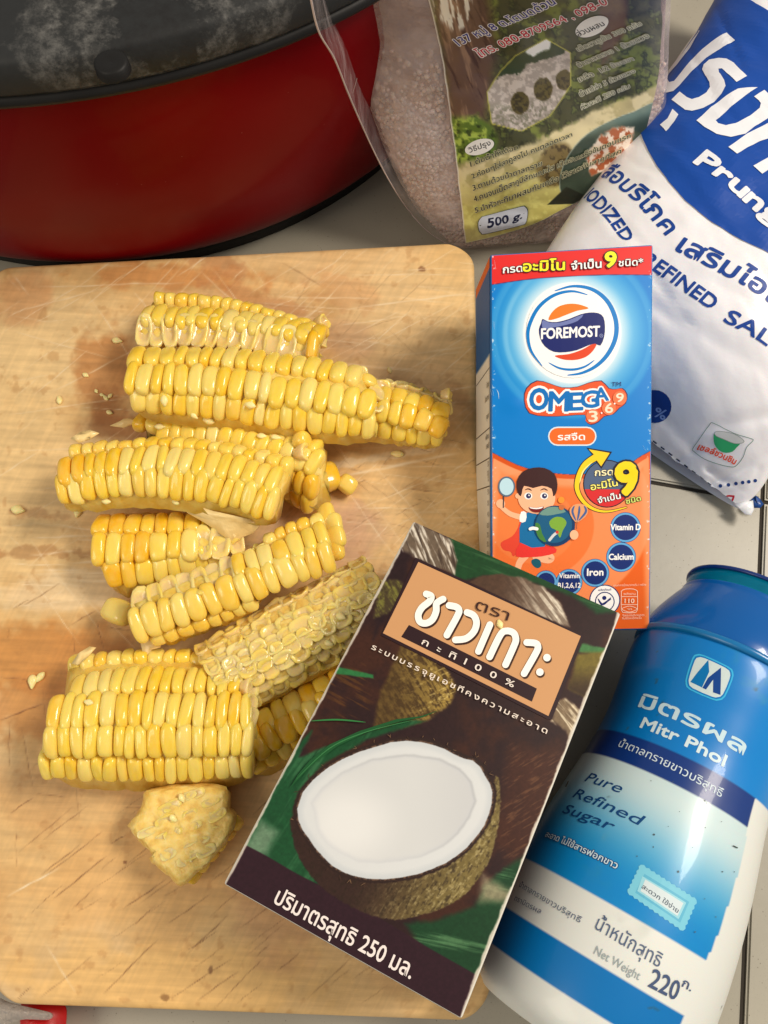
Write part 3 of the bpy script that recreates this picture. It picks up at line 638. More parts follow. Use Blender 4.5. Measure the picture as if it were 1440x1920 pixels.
for q in range(8):
    th = -52 + q * 15; f = (q) / 7
    x0, y0 = 372 + 75 * f, 1206 + 130 * f; x1, y1 = 668 + 95 * f, 1046 + 125 * f
    Hrows.append((th, [(x0, y0), ((x0 + x1) / 2, (y0 + y1) / 2 - 3), (x1, y1)], 's', .47 + .03 * math.sin(q), .54))
Hp = corn('corn_cob_core', 'bare pale cob stripped to its sockets, running under the brown carton', (4.4, 4.5), 2.0, Hrows, thick=1.6, seed=29, edge=(14, 14), kz=.5, flesh=M_PALE)
Ip = corn('corn_piece', 'large corn slab with five rows at the bottom left of the pile', 4.7, 2.7,
    [(-60, [(140, 1226), (280, 1216), (430, 1222)], 'ppkkkkkkk', .42, .6), (-34, [(142, 1278), (220, 1266), (330, 1264), (440, 1268)], 'pkkkkkkkkkkkk', .365, 1.0), (-8, [(98, 1330), (220, 1326), (330, 1328), (455, 1330)], 'pkkkkkkkkkkkk', .37, 1.06), (16, [(90, 1394), (220, 1391), (330, 1391), (458, 1390)], 'pkpkkkkkkpkkkk', .365, .98), (44, [(82, 1450), (220, 1452), (330, 1452), (460, 1444)], 'kkpkkkkkkkkkk', .365, .9)], seed=31, edge=(14, 26), kz=.8)
Hgrp = CORN_GROUP
# small chunk lying cut side up
def chunk():
    out = [(282, 1478), (350, 1470), (425, 1474), (432, 1515), (445, 1530), (432, 1565), (400, 1610), (368, 1640), (340, 1662), (318, 1645), (296, 1628), (280, 1612), (284, 1600), (262, 1578), (240, 1548), (262, 1520), (268, 1495)]
    root = thing('corn_piece', 'small diamond shaped chunk of cob, pale cut side up, below the large slab', 'corn piece', tuple(map(float, at(345, 1560, 2.02))), CORN_GROUP)
    rr = np.random.default_rng(4); zs = [2.05, 2.7, 3.25, 3.5]; sc = [.93, 1.0, .98, .9]; c = np.array([345, 1560.]); rings = []
    o_ = spline(out, 3, True)
    for z, s in zip(zs, sc): rings.append([at(*(c + (p - c) * s + rr.normal(0, 1.6, 2)), z + rr.normal(0, .03)) for p in o_])
    for s in (.82, .66, .5, .34, .18, .07):
        ring = []
        for p in o_:
            d = p - c; el = d / np.linalg.norm(d) * np.array([88, 84]) * s; q = c + el * (1 - s) ** .5 + d * s * (1 - (1 - s) ** .5)
            ring.append(at(*q, 3.46 + .16 * (1 - s) + .05 * math.sin(q[0] * .16 - q[1] * .10) + .04 * math.sin(q[0] * .05 + q[1] * .21)))
        rings.append(ring)
    V = [p for r in rings for p in r]; n = len(o_); V.append(at(345, 1560, 3.6)); Fc = []
    for k in range(len(rings) - 1):
        for q in range(n): Fc.append([k * n + q, k * n + (q + 1) % n, (k + 1) * n + (q + 1) % n, (k + 1) * n + q])
    for q in range(n): Fc.append([(len(rings) - 1) * n + q, (len(rings) - 1) * n + (q + 1) % n, len(V) - 1])
    mesh_obj('cob_flesh', V, Fc, M_PALE, root)
    for k in range(6):   # flattened kernels along the right side
        f = k / 5; p = at(438 - 80 * f, 1540 + 98 * f, 2.75); place('d', p, unit(at(360, 1640, 2.7) - at(440, 1540, 2.7)), unit([.8, -.5, .25]), (.5, .8, .5), root, rr)
    for a_ in range(-4, 5):      # half sliced cells run diagonally over the cut face
        for b_ in range(-4, 5):
            x, y = 345 + a_ * 21 + b_ * 9 + rr.normal(0, 3), 1556 - a_ * 9 + b_ * 24 + rr.normal(0, 3)
            if sd_poly(np.array([x]), np.array([y]), out)[0] > -15 or rr.random() < .3: continue
            place('s' if rr.random() < .6 else 'c', at(x, y, 3.50 + rr.uniform(-.03, .02)), unit([1, .45, 0]), np.array([rr.normal(0, .12), rr.normal(0, .12), 1.]), (rr.uniform(.42, .62), rr.uniform(.22, .3), .15), root, rr)
    settle(root); CORN.append(root)
chunk()
# torn skins and pale ends
film(E_, [(330, 940), (362, 946), (400, 958), (436, 966), (470, 974), (486, 986), (474, 1000), (452, 1008), (440, 1020), (420, 1006), (404, 994), (384, 980), (352, 962)], [4.1, 4.2, 4.3, 4.3, 4.2, 4.0, 3.8, 3.7, 3.6, 3.7, 3.7, 3.9, 4.0], 'torn_skin', 3, M_HULL)
film(E_, [(132, 822), (150, 810), (170, 806), (186, 812), (170, 822), (148, 830)], 4.4, 'torn_skin', 4, M_HULL)
film(G_, [(262, 1200), (285, 1196), (304, 1204), (300, 1214), (284, 1218), (276, 1236), (268, 1226)], 3.4, 'torn_skin', 10, M_HULL)
film(Ip, [(134, 1244), (146, 1226), (168, 1212), (180, 1214), (166, 1230), (146, 1248)], 3.9, 'torn_skin', 13, M_HULL)
film(D, [(206, 798), (232, 786), (256, 782), (258, 792), (232, 802)], 2.9, 'torn_skin', 15, M_HULL)
def ends_of(root, pts, z, kinds, nrm, size, seed, tdir):
    rr = np.random.default_rng(seed)
    for k, (x, y) in enumerate(pts): place(kinds[k % len(kinds)], at(x, y, z if not isinstance(z, (list, tuple)) else z[k]) - np.array(root.location) , unit(tdir), unit(np.array(nrm, float)), size, root, rr).matrix_parent_inverse = Matrix()
ends_of(B, [(672, 700), (690, 716), (704, 738), (700, 762), (690, 784), (715, 726)], [4.3, 4.2, 4.1, 4.0, 3.8, 3.8], 'cpc', (.5, .1, .8), (.5, .6, .45), 5, (0, 1, -.2))
ends_of(C, [(838, 742), (838, 764), (834, 786), (826, 806)], [3.4, 3.5, 3.4, 3.1], 'c', (.95, 0, .35), (.5, .5, .4), 6, (0, 1, 0))
ends_of(A, [(604, 604), (604, 622), (600, 640)], [3.5, 3.5, 3.4], 'cd', (.8, 0, .5), (.5, .5, .5), 7, (0, 1, 0))
ends_of(G_, [(612, 966), (626, 984), (630, 1006), (628, 1028)], [4.1, 4.2, 4.2, 4.1], 'p', (.85, .3, .45), (.85, .5, .6), 8, (-.2, 1, .0))
ends_of(Ip, [(466, 1262), (468, 1290), (468, 1320), (470, 1345)], [3.9, 4.1, 4.2, 4.2], 'c', (.9, 0, .3), (.6, .6, .4), 9, (0, 1, 0))
ends_of(D, [(566, 826), (572, 850)], [4.0, 4.0], 'pc', (.8, .2, .5), (.6, .7, .6), 10, (0, 1, 0))

def loose(kind, x, y, z, size, ang, label, tilt=(0, 0, 1)):
    rr = np.random.default_rng(int(x + y)); o = bpy.data.objects.new('corn_kernel', KM[kind][int(rr.integers(4))]); COL.objects.link(o)
    t = np.array([math.cos(ang), math.sin(ang), 0]); n = unit(tilt); t = unit(t - n * (t @ n)); b = np.cross(n, t); p = at(x, y, z)
    o.matrix_world = Matrix.Translation(Vector(p)) @ Matrix([(t[i], b[i], n[i]) for i in range(3)]).to_4x4() @ Matrix.Diagonal((*size, 1))
    tag(o, label, 'corn kernel', 'loose corn kernels on the board'); return o
loose('d', 609, 897, 2.5, (1.1, 1.15, 1.0), .4, 'plump golden loose kernel just right of the pile', (.2, .1, 1))
loose('p', 650, 908, 2.35, (.72, .75, .7), 1.0, 'small pale loose kernel beside the plump golden one', (.3, -.4, 1))
loose('p', 222, 1148, 2.9, (.9, 1.2, .8), 1.2, 'translucent pale kernel poking out left of the diagonal corn piece', (-.4, .2, 1))
# ------------------------------------------------------------------ cartons
M_PRINT = col_material('printed ink', .4); P_(M_PRINT).inputs['Specular IOR Level'].default_value = .22
M_SIDE = col_material('side print ink', .5); P_(M_SIDE).inputs['Specular IOR Level'].default_value = .08
M_INK = col_material('label ink', .4)
def hexa(name, front, n, depth, bevel, mat, root):
    """carton body from its four front corners (BL BR TR TL)"""
    v = [np.array(p) for p in front] + [np.array(p) - n * depth for p in front]
    bm = bmesh.new(); vs = [bm.verts.new(p) for p in v]
    for f in ([0, 1, 2, 3], [7, 6, 5, 4], [0, 4, 5, 1], [1, 5, 6, 2], [2, 6, 7, 3], [3, 7, 4, 0]): bm.faces.new([vs[k] for k in f])
    bmesh.ops.bevel(bm, geom=bm.edges[:], offset=bevel, segments=3, affect='EDGES', profile=.6)
    bmesh.ops.recalc_face_normals(bm, faces=bm.faces[:])
    me = bpy.data.meshes.new(name); bm.to_mesh(me); bm.free(); me.materials.append(mat); me.polygons.foreach_set('use_smooth', [True] * len(me.polygons))
    me.set_sharp_from_angle(angle=math.radians(40))
    o = bpy.data.objects.new(name, me); COL.objects.link(o); o.parent = root; return o
def panel(name, flat, nu, nv, inset, paint, mat, root, h=.012):
    u = np.linspace(inset, flat.W - inset, nu); iv = min(inset, .02) if name == 'front_picture' else inset; v = np.linspace(iv, flat.Hh - iv, nv); U, V = np.meshgrid(u, v, indexing='ij')
    P = flat.xyz(np.stack([U.ravel(), V.ravel()], 1), h).reshape(nu, nv, 3); px, py = proj(P)
    c = lin(np.clip(paint(px, py, U, V), 0, 255)); return fast_grid(name, P, mat, root, c)
def fibre(X, Y, ang, scale, seed, ar=9):
    c, s = math.cos(ang), math.sin(ang); u = X * c + Y * s; v = -X * s + Y * c
    return fbm(u / ar, v, scale, seed, 4)

def coconut_carton():
    BL, BR, TR, TL = at(419, 1657, 6.745), at(866, 1911, 6.98), at(1164, 1150, 6.25), at(775, 977, 6.015)
    f = Flat(BL, BR, TR, TL, bend=lambda a, b: .05 * np.sin(np.pi * np.clip(a, 0, 1)) * np.sin(np.pi * np.clip(b, 0, 1)))
    root = thing('coconut_milk_carton', 'dark brown coconut milk carton with a halved coconut picture, lying askew over the board edge', 'carton', tuple(map(float, (BL + BR + TR + TL) / 4 - f.n * 3.9)))
    paper = material('white carton board', tuple(lin((226, 220, 206))), .5); noise_bump(paper, 12, .15)
    hexa('carton_body', (BL, BR, TR, TL), f.n, 3.9, .07, paper, root)
    Z = lambda x, y: (400 + x / 2.5714, 1350 + y / 2.5714)
    flesh = [Z(*p) for p in [(405, 430), (430, 350), (480, 290), (545, 235), (620, 190), (700, 155), (780, 130), (855, 108), (930, 100), (1000, 106), (1060, 120), (1115, 140), (1160, 165), (1205, 185), (1250, 195), (1285, 225), (1310, 270), (1335, 310), (1345, 350), (1342, 400), (1330, 450), (1305, 510), (1270, 560), (1225, 612), (1180, 650), (1120, 690), (1050, 720), (980, 745), (900, 760), (820, 768), (740, 765), (670, 750), (620, 730), (570, 700), (530, 660), (490, 615), (460, 570), (430, 530), (410, 480)]]
    cx, cy = 740, 1520; flesh_px = flesh; rim_px = [((x - cx) * 1.045 + cx, (y - cy) * 1.06 + cy) for x, y in flesh]; inner_px = [Z(*p) for p in [(485, 455), (470, 400), (520, 330), (620, 250), (760, 190), (930, 165), (1090, 185), (1190, 235), (1245, 300), (1265, 390), (1235, 470), (1180, 550), (1110, 610), (1000, 660), (900, 680), (790, 690), (700, 685), (600, 640), (540, 590), (500, 530)]]
    def paint(X, Y, U, V):
        wob = (fbm(X, Y, 14, 3) - .5) * 6
        c = np.ones(X.shape + (3,)) * np.array([44, 26, 26.]); c = mixc(c, (66, 36, 24), sm(.42, .7, fbm(X, Y, 70, 8)) * .8)
        f1 = .6 * fibre(X, Y, 1.0, 4, 17, 5) + .4 * fbm(X, Y, 6, 19); f2 = .6 * fibre(X, Y, -.4, 3.5, 18, 5) + .4 * fbm(X, Y, 5, 20)
        def reg(pts, soft=4, w=1.0): return 1 - sm(-soft, soft, sd_poly(X, Y, pts) + wob * w)
        # leaves at the top
        m = reg([(840, 985), (860, 1006), (1165, 1146), (1120, 1150), (1072, 1118), (1010, 1096), (950, 1082), (905, 1080), (850, 1090)], 5)
        c = mixc(c, (24, 64, 32), m); c = mixc(c, (66, 108, 66), m * sm(.5, .8, fibre(X, Y, .35, 9, 4, 14)) * .7)
        # husk tufts
        m = reg([(770, 975), (846, 1012), (856, 1050), (853, 1078), (815, 1062), (778, 1045), (752, 1035)], 3)
        hair = fibre(X, Y, 1.15, 4, 5, 12); c = mixc(c, (104, 88, 72), m); c = mixc(c, (214, 204, 188), m * sm(.46, .66, hair)); c = mixc(c, (56, 42, 34), m * sm(.55, .72, fibre(X, Y, 1.3, 5, 6, 10)) * .8)
        m = reg([(880, 1092), (905, 1079), (940, 1076), (985, 1085), (1020, 1102), (1050, 1130), (1068, 1175), (1000, 1150)], 3); t = sm(930, 1060, X)
        c = mixc(c, (78, 56, 42), m); c = mixc(c, (206, 194, 174), m * t * (.45 + .7 * sm(.4, .65, fibre(X, Y, .9, 4, 7, 12))))
        m = reg([(748, 1030), (772, 1040), (740, 1130), (700, 1200), (705, 1130), (722, 1085)], 6); c = mixc(c, (40, 24, 26), m)
        m = reg([(712, 1090), (740, 1086), (757, 1096), (748, 1128), (728, 1150), (700, 1160)], 4); c = mixc(c, (104, 98, 46), m * (.4 + .8 * sm(.4, .7, f1))); 
        # right edge: leaf, olive nut, pale tuft
        m = reg([(1092, 1208), (1142, 1216), (1140, 1228), (1086, 1222)], 3); c = mixc(c, (66, 116, 66), m)
        m = reg([(1083, 1226), (1138, 1222), (1132, 1300), (1100, 1310), (1066, 1290)], 5); c = mixc(c, (112, 98, 38), m); c = mixc(c, (58, 40, 22), m * sm(1240, 1300, Y))
        m = reg([(1046, 1312), (1060, 1310), (1098, 1338), (1094, 1380), (1078, 1420), (1062, 1370), (1034, 1352)], 4); c = mixc(c, (120, 100, 76), m); c = mixc(c, (214, 198, 168), m * sm(.45, .68, fibre(X, Y, .9, 4, 9, 10)))
        # golden nut left of centre
        m = reg([(752, 1212), (800, 1222), (842, 1262), (858, 1290), (842, 1320), (800, 1352), (740, 1368), (700, 1372), (712, 1300)], 5); t = sm(720, 850, X)
        c = mixc(c, (72, 52, 26), m); c = mixc(c, (158, 130, 62), m * (.25 + .75 * t) * sm(.36, .62, f1)); c = mixc(c, (206, 182, 110), m * t * sm(.56, .72, f2) * .8)
        # coarse rust fibres
        m = reg([(600, 1270), (700, 1240), (690, 1330), (640, 1350)], 16); c = mixc(c, (84, 52, 26), m * sm(.52, .7, fibre(X, Y, .5, 5, 12, 10)) * .9)
        m = reg([(960, 1400), (1060, 1420), (1020, 1560), (960, 1640), (930, 1560), (945, 1460)], 20); c = mixc(c, (66, 36, 26), m * .7); c = mixc(c, (112, 76, 50), m * sm(.55, .75, fibre(X, Y, -.55, 3, 13, 8)) * .6)
        # greens at left and lower right
        m = reg([(585, 1370), (560, 1420), (612, 1400), (690, 1372), (760, 1350), (800, 1352), (690, 1386), (610, 1430), (562, 1478), (548, 1520), (556, 1590), (600, 1660), (560, 1660), (500, 1620), (425, 1600), (500, 1460)], 4)
        c = mixc(c, (24, 72, 40), m); c = mixc(c, (58, 110, 70), m * sm(.5, .8, fibre(X, Y, -1.0, 12, 14, 10)) * .8); g = reg([(455, 1590), (490, 1540), (520, 1560), (500, 1600), (470, 1610)], 12); c = mixc(c, (150, 166, 140), g * .6)
        m = reg([(630, 1250), (700, 1265), (700, 1272), (620, 1262)], 2, .3); c = mixc(c, (44, 110, 60), m); m = reg([(560, 1540 - 200), (590, 1345), (660, 1352), (575, 1352)], 2, .3)
        m = reg([(1010, 1590), (958, 1620), (912, 1655), (890, 1700), (820, 1725), (760, 1732), (800, 1790), (900, 1850), (1000, 1800)], 7)
        c = mixc(c, (24, 60, 34), m); c = mixc(c, (84, 126, 84), m * sm(.58, .8, fibre(X, Y, .22, 9, 15, 16)) * .8); g = reg([(905, 1640), (960, 1672), (955, 1690), (900, 1690)], 12); c = mixc(c, (160, 146, 116), g * .8)
        # lower brown band
        bb = spline([(452, 1580), (500, 1605), (560, 1640), (640, 1680), (735, 1735), (800, 1775), (890, 1826), (930, 1850)], 4).tolist(); m = 1 - sm(-1.5, 1.5, sd_poly(X, Y, bb + [(900, 1950), (800, 1960), (380, 1700), (400, 1620)])); c = mixc(c, (46, 24, 32), m)
        # coconut shell below the cut
        sh = spline([(549, 1530), (548, 1570), (566, 1618), (602, 1662), (645, 1692), (690, 1714), (740, 1724), (790, 1716), (840, 1698), (880, 1668), (915, 1618), (932, 1560), (938, 1500), (930, 1455), (900, 1520), (760, 1600), (600, 1560)], 4, True); d = sd_poly(X, Y, sh) + (fbm(X, Y, 6, 33) - .5) * 5
        m = 1 - sm(-2, 2, d); t = sm(680, 900, X + (Y - 1600) * .5); c = mixc(c, (52, 34, 28), m); c = mixc(c, (124, 108, 60), m * t * .9); c = mixc(c, (182, 166, 116), m * t * sm(.45, .75, .5 * fibre(X, Y, -.9, 3.5, 19, 5) + .5 * fbm(X, Y, 5, 23)) * .75); c = mixc(c, (44, 32, 22), m * sm(.5, .7, .5 * fibre(X, Y, -1.1, 3, 20, 4) + .5 * fbm(X, Y, 7, 24)) * .6)
        c = c * (1 + (fbm(X, Y, 5, 41) - .5) * .25)[..., None]
        # halved coconut: rim and flesh
        c = np.clip(c, 0, 255); df = sd_poly(X, Y, flesh_px) + (fbm(X, Y, 5, 51) - .5) * 1.2; rimd = sd_poly(X, Y, rim_px) + (fbm(X, Y, 5, 52) - .5) * 5
        c = mixc(c, (46, 30, 26), 1 - sm(-1.5, 1.5, rimd)); c = mixc(c, (112, 84, 64), (1 - sm(1.5, 4.5, df)) * sm(.35, .7, fbm(X, Y, 4, 53))); m = 1 - sm(-.7, .9, df)
        fl = np.ones(c.shape) * np.array([200, 204, 206.]); fl = mixc(fl, (212, 214, 214), sm(-4, -14, df) * 1.0 if False else 1 - sm(-16, -3, df)); di = sd_poly(X, Y, inner_px) + (fbm(X, Y, 16, 54) - .5) * 3
        inn = np.ones(c.shape) * np.array([208, 209, 208.]); inn = mixc(inn, (224, 224, 222), (1 - sm(20, 130, np.hypot(X - 650, (Y - 1545) * 1.2)))); inn = mixc(inn, (196, 197, 198), sm(760, 900, X) * (1 - sm(1560, 1660, Y)) * .8); inn = mixc(inn, (196, 199, 204), (1 - sm(0, 12, -di)) * .45)
        fl = mixc(fl, inn, 1 - sm(-2.5, 2.5, di)) if False else fl * sm(-2.5, 2.5, di)[..., None] + inn * (1 - sm(-2.5, 2.5, di))[..., None]
        fl = fl * (1 - .07 * (1 - sm(.0, 5, np.abs(di + 1))) * sm(-1, 1, np.sin(np.arctan2(Y - 1520, X - 740) * 1.0 + 2.4)))[..., None]; c = fl * m[..., None] + c * (1 - m)[..., None]
        # white worn spots along the edges
        e = np.minimum(np.minimum(U, f.W - U), V * 0 + 9); c = mixc(c, (216, 206, 190), (1 - sm(0.05, .10, e + (fbm(U * 20, V * 20, 9, 4) - .45) * .12)) * .9)
        return c
    panel('front_picture', f, 430, 720, .045, paint, M_PRINT, root)
    q = Print(f, h0=.016)
    rr = np.random.default_rng(8)
    for k in range(46):     # loose husk hairs round the cut
        i = int(rr.integers(len(rim_px))); x, y = rim_px[i]; d = unit(np.array([x - 740, y - 1520])); a = rr.normal(0, .9); e = np.array([d[0] * math.cos(a) - d[1] * math.sin(a), d[0] * math.sin(a) + d[1] * math.cos(a)]); l = rr.uniform(4, 11)
        q.stroke([(x, y), (x + e[0] * l * .5 + rr.normal(0, 1), y + e[1] * l * .5), (x + e[0] * l, y + e[1] * l)], .9, (120, 92, 66) if k % 2 else (70, 48, 36), 3, taper=True)
    q.build('husk_hairs', M_PRINT, root)
    lf = Print(f, h0=q.h + .01); blade = [Z(*p) for p in [(372, 330), (470, 225), (600, 128), (760, 52), (900, 10), (1010, -10), (1090, -45), (1000, -15), (880, 0), (700, 58), (560, 122), (470, 195), (410, 265)]]
    lf.poly(blade, (28, 82, 42)); lf.stroke([Z(400, 290), Z(560, 140), Z(740, 60), Z(960, 5)], 1.8, (58, 122, 70), taper=True); lf.stroke([Z(470, 8), Z(600, 2), Z(735, 14)], 3.2, (48, 120, 62), taper=True)
    lf.build('leaf_blade', M_PRINT, root)
    Z8 = lambda x, y: (700 + x / 2.88, 960 + y / 2.88)
    p = Print(f, h0=.032)
    p.poly([Z8(*a) for a in [(228, 248), (1132, 668), (1126, 700), (962, 1122), (935, 1118), (40, 668)]], (46, 26, 30)); p.poly([Z8(*a) for a in [(243, 272), (1119, 672), (944, 1103), (52, 656)]], (204, 152, 104))
    bar = [Z8(*a) for a in [(192, 612), (882, 955), (855, 1026), (150, 676)]]; p.poly(bar, (46, 26, 30)); p.build('label_plate', M_PRINT, root)
    t = Print(f, h0=p.h + .004); W_ = 12.6
    def st(pts, w=W_, dx=0, dy=0, col=(252, 248, 240)): t.stroke([(Z8(x, y)[0] + dx, Z8(x, y)[1] + dy) for x, y in pts], w, col)
    glyphs = [[(285, 446), (312, 458), (302, 486), (262, 520), (242, 560), (252, 596), (284, 604), (318, 584), (338, 540), (340, 500), (360, 482), (376, 474)], [(408, 508), (446, 516), (462, 534), (452, 566), (396, 668)], [(505, 546), (540, 562), (556, 600), (542, 648), (500, 686), (442, 694)],
              [(628, 612), (566, 756)], [(626, 786), (684, 668), (716, 646), (754, 656), (768, 690), (756, 730), (712, 828)], [(826, 708), (872, 712), (886, 728), (878, 760), (812, 876)]]
    for g in glyphs: st(g, W_, 2.6, 3.2, (60, 34, 26))
    for x, y in ((935, 790), (897, 868)): t.disc(Z8(x, y)[0] + 2, Z8(x, y)[1] + 3, 7.2, (60, 34, 26))
    for g in glyphs: st(g)
    for x, y in ((935, 790), (897, 868)): t.disc(*Z8(x, y), 7.0, (252, 248, 240))
    t.build('brand_lettering', M_PRINT, root)
    w = Print(f, h0=t.h)
    w.text('ตรา', Z8(545, 528), Z8(722, 592), 21, (58, 28, 24), .0)
    w.text('กะทิ100%', Z8(258, 716), Z8(752, 952), 12.5, (238, 226, 214), .012, spacing=3.1)
    w.text('ระบบบรรจุยูเอชทีคงความสะอาด', Z8(-12, 742), Z8(450, 965), 10.5, (236, 222, 208), .012, f1=.5, spacing=1.75); w.build('small_lettering', M_PRINT, root)
    v = Print(f, h0=.032); Z1 = lambda x, y: (400 + x / 2.5714, 1350 + y / 2.5714)
    v.text('ปริมาตรสุทธิ 250 มล.', Z1(290, 880), Z1(948, 1248), 33, (238, 226, 220), .014); v.build('volume_lettering', M_PRINT, root)
    dark = lambda X, Y, U, V: mixc(np.ones(U.shape + (3,)) * np.array([48, 30, 30.]), (88, 60, 40), sm(.45, .7, fbm(U * 20, V * 20, 14, 61)) * .7)
    n_ = f.n; b3 = [q_ - n_ * 3.9 for q_ in (BL, BR, TR, TL)]
    for a_, b_, c_3, d_ in ((b3[0], BL, TL, b3[3]), (BR, b3[1], b3[2], TR), (b3[0], b3[1], BR, BL)): panel('side_print', Flat(a_, b_, c_3, d_), 40, 60, .11, dark, M_SIDE, root, .006)
    settle(root)
    return f
CC = coconut_carton()

def milk_carton():
    BL, BR, TR, TL = at(921, 1186, 3.75), at(1219.5, 1181, 3.75), at(1225, 458, 7.55), at(919, 477, 7.55)
    def bend(a, b):
        e = np.sin(np.pi * np.clip(a, 0, 1)) * np.sin(np.pi * np.clip(b, 0, 1)); return .10 * e * (1 + .5 * np.sin(7 * b + 2 * a)) + .10 * np.exp(-((a - .12) / .08) ** 2 - ((b - .60) / .025) ** 2) * e + .06 * np.exp(-((a - .9) / .06) ** 2 - ((b - .42) / .02) ** 2) * e
    f = Flat(BL, BR, TR, TL, bend=bend)
    root = thing('milk_carton', 'small blue and orange milk carton leaning its top on the bags behind', 'carton', tuple(map(float, (BL + BR) / 2 - f.n * 3.7)))
    body = material('carton edge film', tuple(lin((20, 116, 190))), .3, Coat_Weight=.3); hexa('carton_body', (BL, BR, TR, TL), f.n, 3.7, .09, body, root)
    Z6 = lambda x, y: (860 + x / 3.6, 440 + y / 3.6); Z7 = lambda x, y: (860 + x / 3.6, 800 + y / 3.6)
    def paint(X, Y, U, V):
        c = np.ones(X.shape + (3,)) * np.array([0, 124, 206.]); r = np.hypot((X - 1073), (Y - 624) * .97)
        c = mixc(c, (120, 192, 232), (1 - sm(95, 165, r)) * .95); c = mixc(c, (214, 234, 244), 1 - sm(84, 118, r))
        c = mixc(c, (150, 208, 238), sm(118, 124, r) * (1 - sm(126, 134, r)) * .45 * sm(-.2, .6, np.cos(np.arctan2(Y - 624, X - 1073) - 2.6)))
        c = mixc(c, (96, 176, 226), sm(140, 146, r) * (1 - sm(150, 160, r)) * .4)
        c = mixc(c, (246, 247, 247), 1 - sm(89, 94, r))
        band = spline([Z6(225, 335), Z6(480, 298), Z6(760, 278), Z6(1040, 268), Z6(1310, 270)], 5).tolist(); d = sd_poly(X, Y, band + [(1240, 400), (880, 400)])
        c = mixc(c, (60, 40, 90), 1 - sm(1.0, 1.9, d)); c = mixc(c, (222, 40, 38), 1 - sm(-.6, .6, d)); top = sd_poly(X, Y, [Z6(190, 100), Z6(225, 132), Z6(800, 88), Z6(1310, 66), Z6(1310, 0), Z6(190, 0)]); c = mixc(c, (240, 96, 30), 1 - sm(-.5, .8, top))
        ob = spline([Z7(210, 168), Z7(400, 262), Z7(560, 304), Z7(770, 325), Z7(1000, 304), Z7(1150, 252), Z7(1225, 205), Z7(1310, 158)], 5).tolist(); d = sd_poly(X, Y, ob + [(1240, 1300), (880, 1300)])
        o = np.ones(c.shape) * np.array([240, 140, 84.]); r2 = np.hypot((X - 1000) / 1.12, Y - 985); o = mixc(o, (236, 118, 54), 1 - sm(100, 103, r2)); o = mixc(o, (238, 128, 66), (1 - sm(70, 73, r2)))
        r3 = np.hypot((X - 1000) / 1.15, (Y - 960)); o = mixc(o, (226, 96, 24), sm(190, 196, r3)); o = mixc(o, (214, 84, 24), (1 - sm(7, 9, -d + 0 * X)) ); o = mixc(o, (242, 158, 108), sm(7, 9, -d) * (1 - sm(16, 30, -d)) * .8)
        c = mixc(c, (40, 40, 70), 1 - sm(.6, 1.6, d)); c = np.where((d < .2)[..., None], o, c)
        c = mixc(c, (230, 240, 246), sm(.70, .74, fbm(X, Y, 5, 55)) * (1 - sm(0, .1, np.minimum(U, f.W - U) - .09)) * .8)
        return c
    panel('front_print', f, 260, 600, .05, paint, M_PRINT, root, .016)
    # left side: nutrition panel
    n = f.n; bl = BL - n * 3.7; tl = TL - n * 3.7; s = Flat(bl, BL, TL, tl)
    def side(X, Y, U, V):
        c = np.ones(X.shape + (3,)) * np.array([16, 92, 160.]); t = V / s.Hh
        c = mixc(c, (236, 234, 224), (1 - sm(.735, .738, t)) * sm(.03, .032, t)); c = mixc(c, (226, 100, 30), sm(.965, .97, t)); return c
    panel('side_print', s, 60, 200, .06, side, M_SIDE, root, .012)
    sp = Print(s, h0=.016)
    def row(v, u0, u1, hgt=.05): sp.polyuv(np.array([(u0, v), (u1, v), (u1, v + hgt), (u0, v + hgt)]), (30, 28, 34))
    for v in (.70, .54, .46, .385, .10, .035): row(v * s.Hh, .12, s.W - .1, .035)
    sp.polyuv(np.array([(s.W - .14, .03 * s.Hh), (s.W - .10, .03 * s.Hh), (s.W - .10, .735 * s.Hh), (s.W - .14, .735 * s.Hh)]), (30, 28, 34))
    def st(txt, v, u1, hh):
        g, tr = text_geo(txt, .01); w_ = g[:, 0].max() * hh / .73; sp.raw(np.stack([(g[:, 0]) * hh / .73 + u1 - w_, g[:, 1] * hh / .73 + v * s.Hh], 1), tr.tolist(), (34, 32, 38))
    for v, tx in zip((.655, .62, .585, .57, .515, .49, .44, .415, .40, .365, .335, .305, .275, .25, .225, .20, .175, .15, .125), ('ข้อมูล', 'โภชนาการ', '', 'คุณค่า', 'พลังงาน', 'แคลอรี', '5%', '10%', '1%', '5%', '0%', '4%', '60%', '20%', '50%', '45%', '35%', '30%', '6%')):
        if tx: st(tx, v, s.W - .22, .17)
    sp.build('nutrition_panel', M_PRINT, root)
    WH = (248, 248, 246); NV = (22, 34, 104); BLK = (30, 26, 40)
    # brand roundel, built together with painted crease highlights
    q = Print(f, h0=.020)
    for pts in ([Z6(232, 585), Z6(236, 625)], [Z6(243, 590), Z6(240, 640)], [Z6(212, 1045), Z6(222, 1085)], [Z6(228, 1050), Z6(238, 1090)], [Z6(255, 1045), Z6(268, 1072), Z6(270, 1110)], [Z6(1290, 890), Z6(1306, 885)], [Z7(1248, 148), Z7(1262, 160)], [Z7(1240, 128), Z7(1250, 140)], [Z6(240, 175), Z6(250, 235)]): q.stroke(pts, 1.1, (196, 226, 240), 2, taper=True)  # pale strokes: white crinkles and crease highlights painted onto the carton
    q.disc(*Z6(768, 655), 87, WH)
    q.stroke([Z6(*a) for a in [(868, 408), (760, 384), (640, 412), (540, 490), (480, 600), (466, 690), (490, 790), (562, 888)]], 7, (0, 122, 200), taper=True)
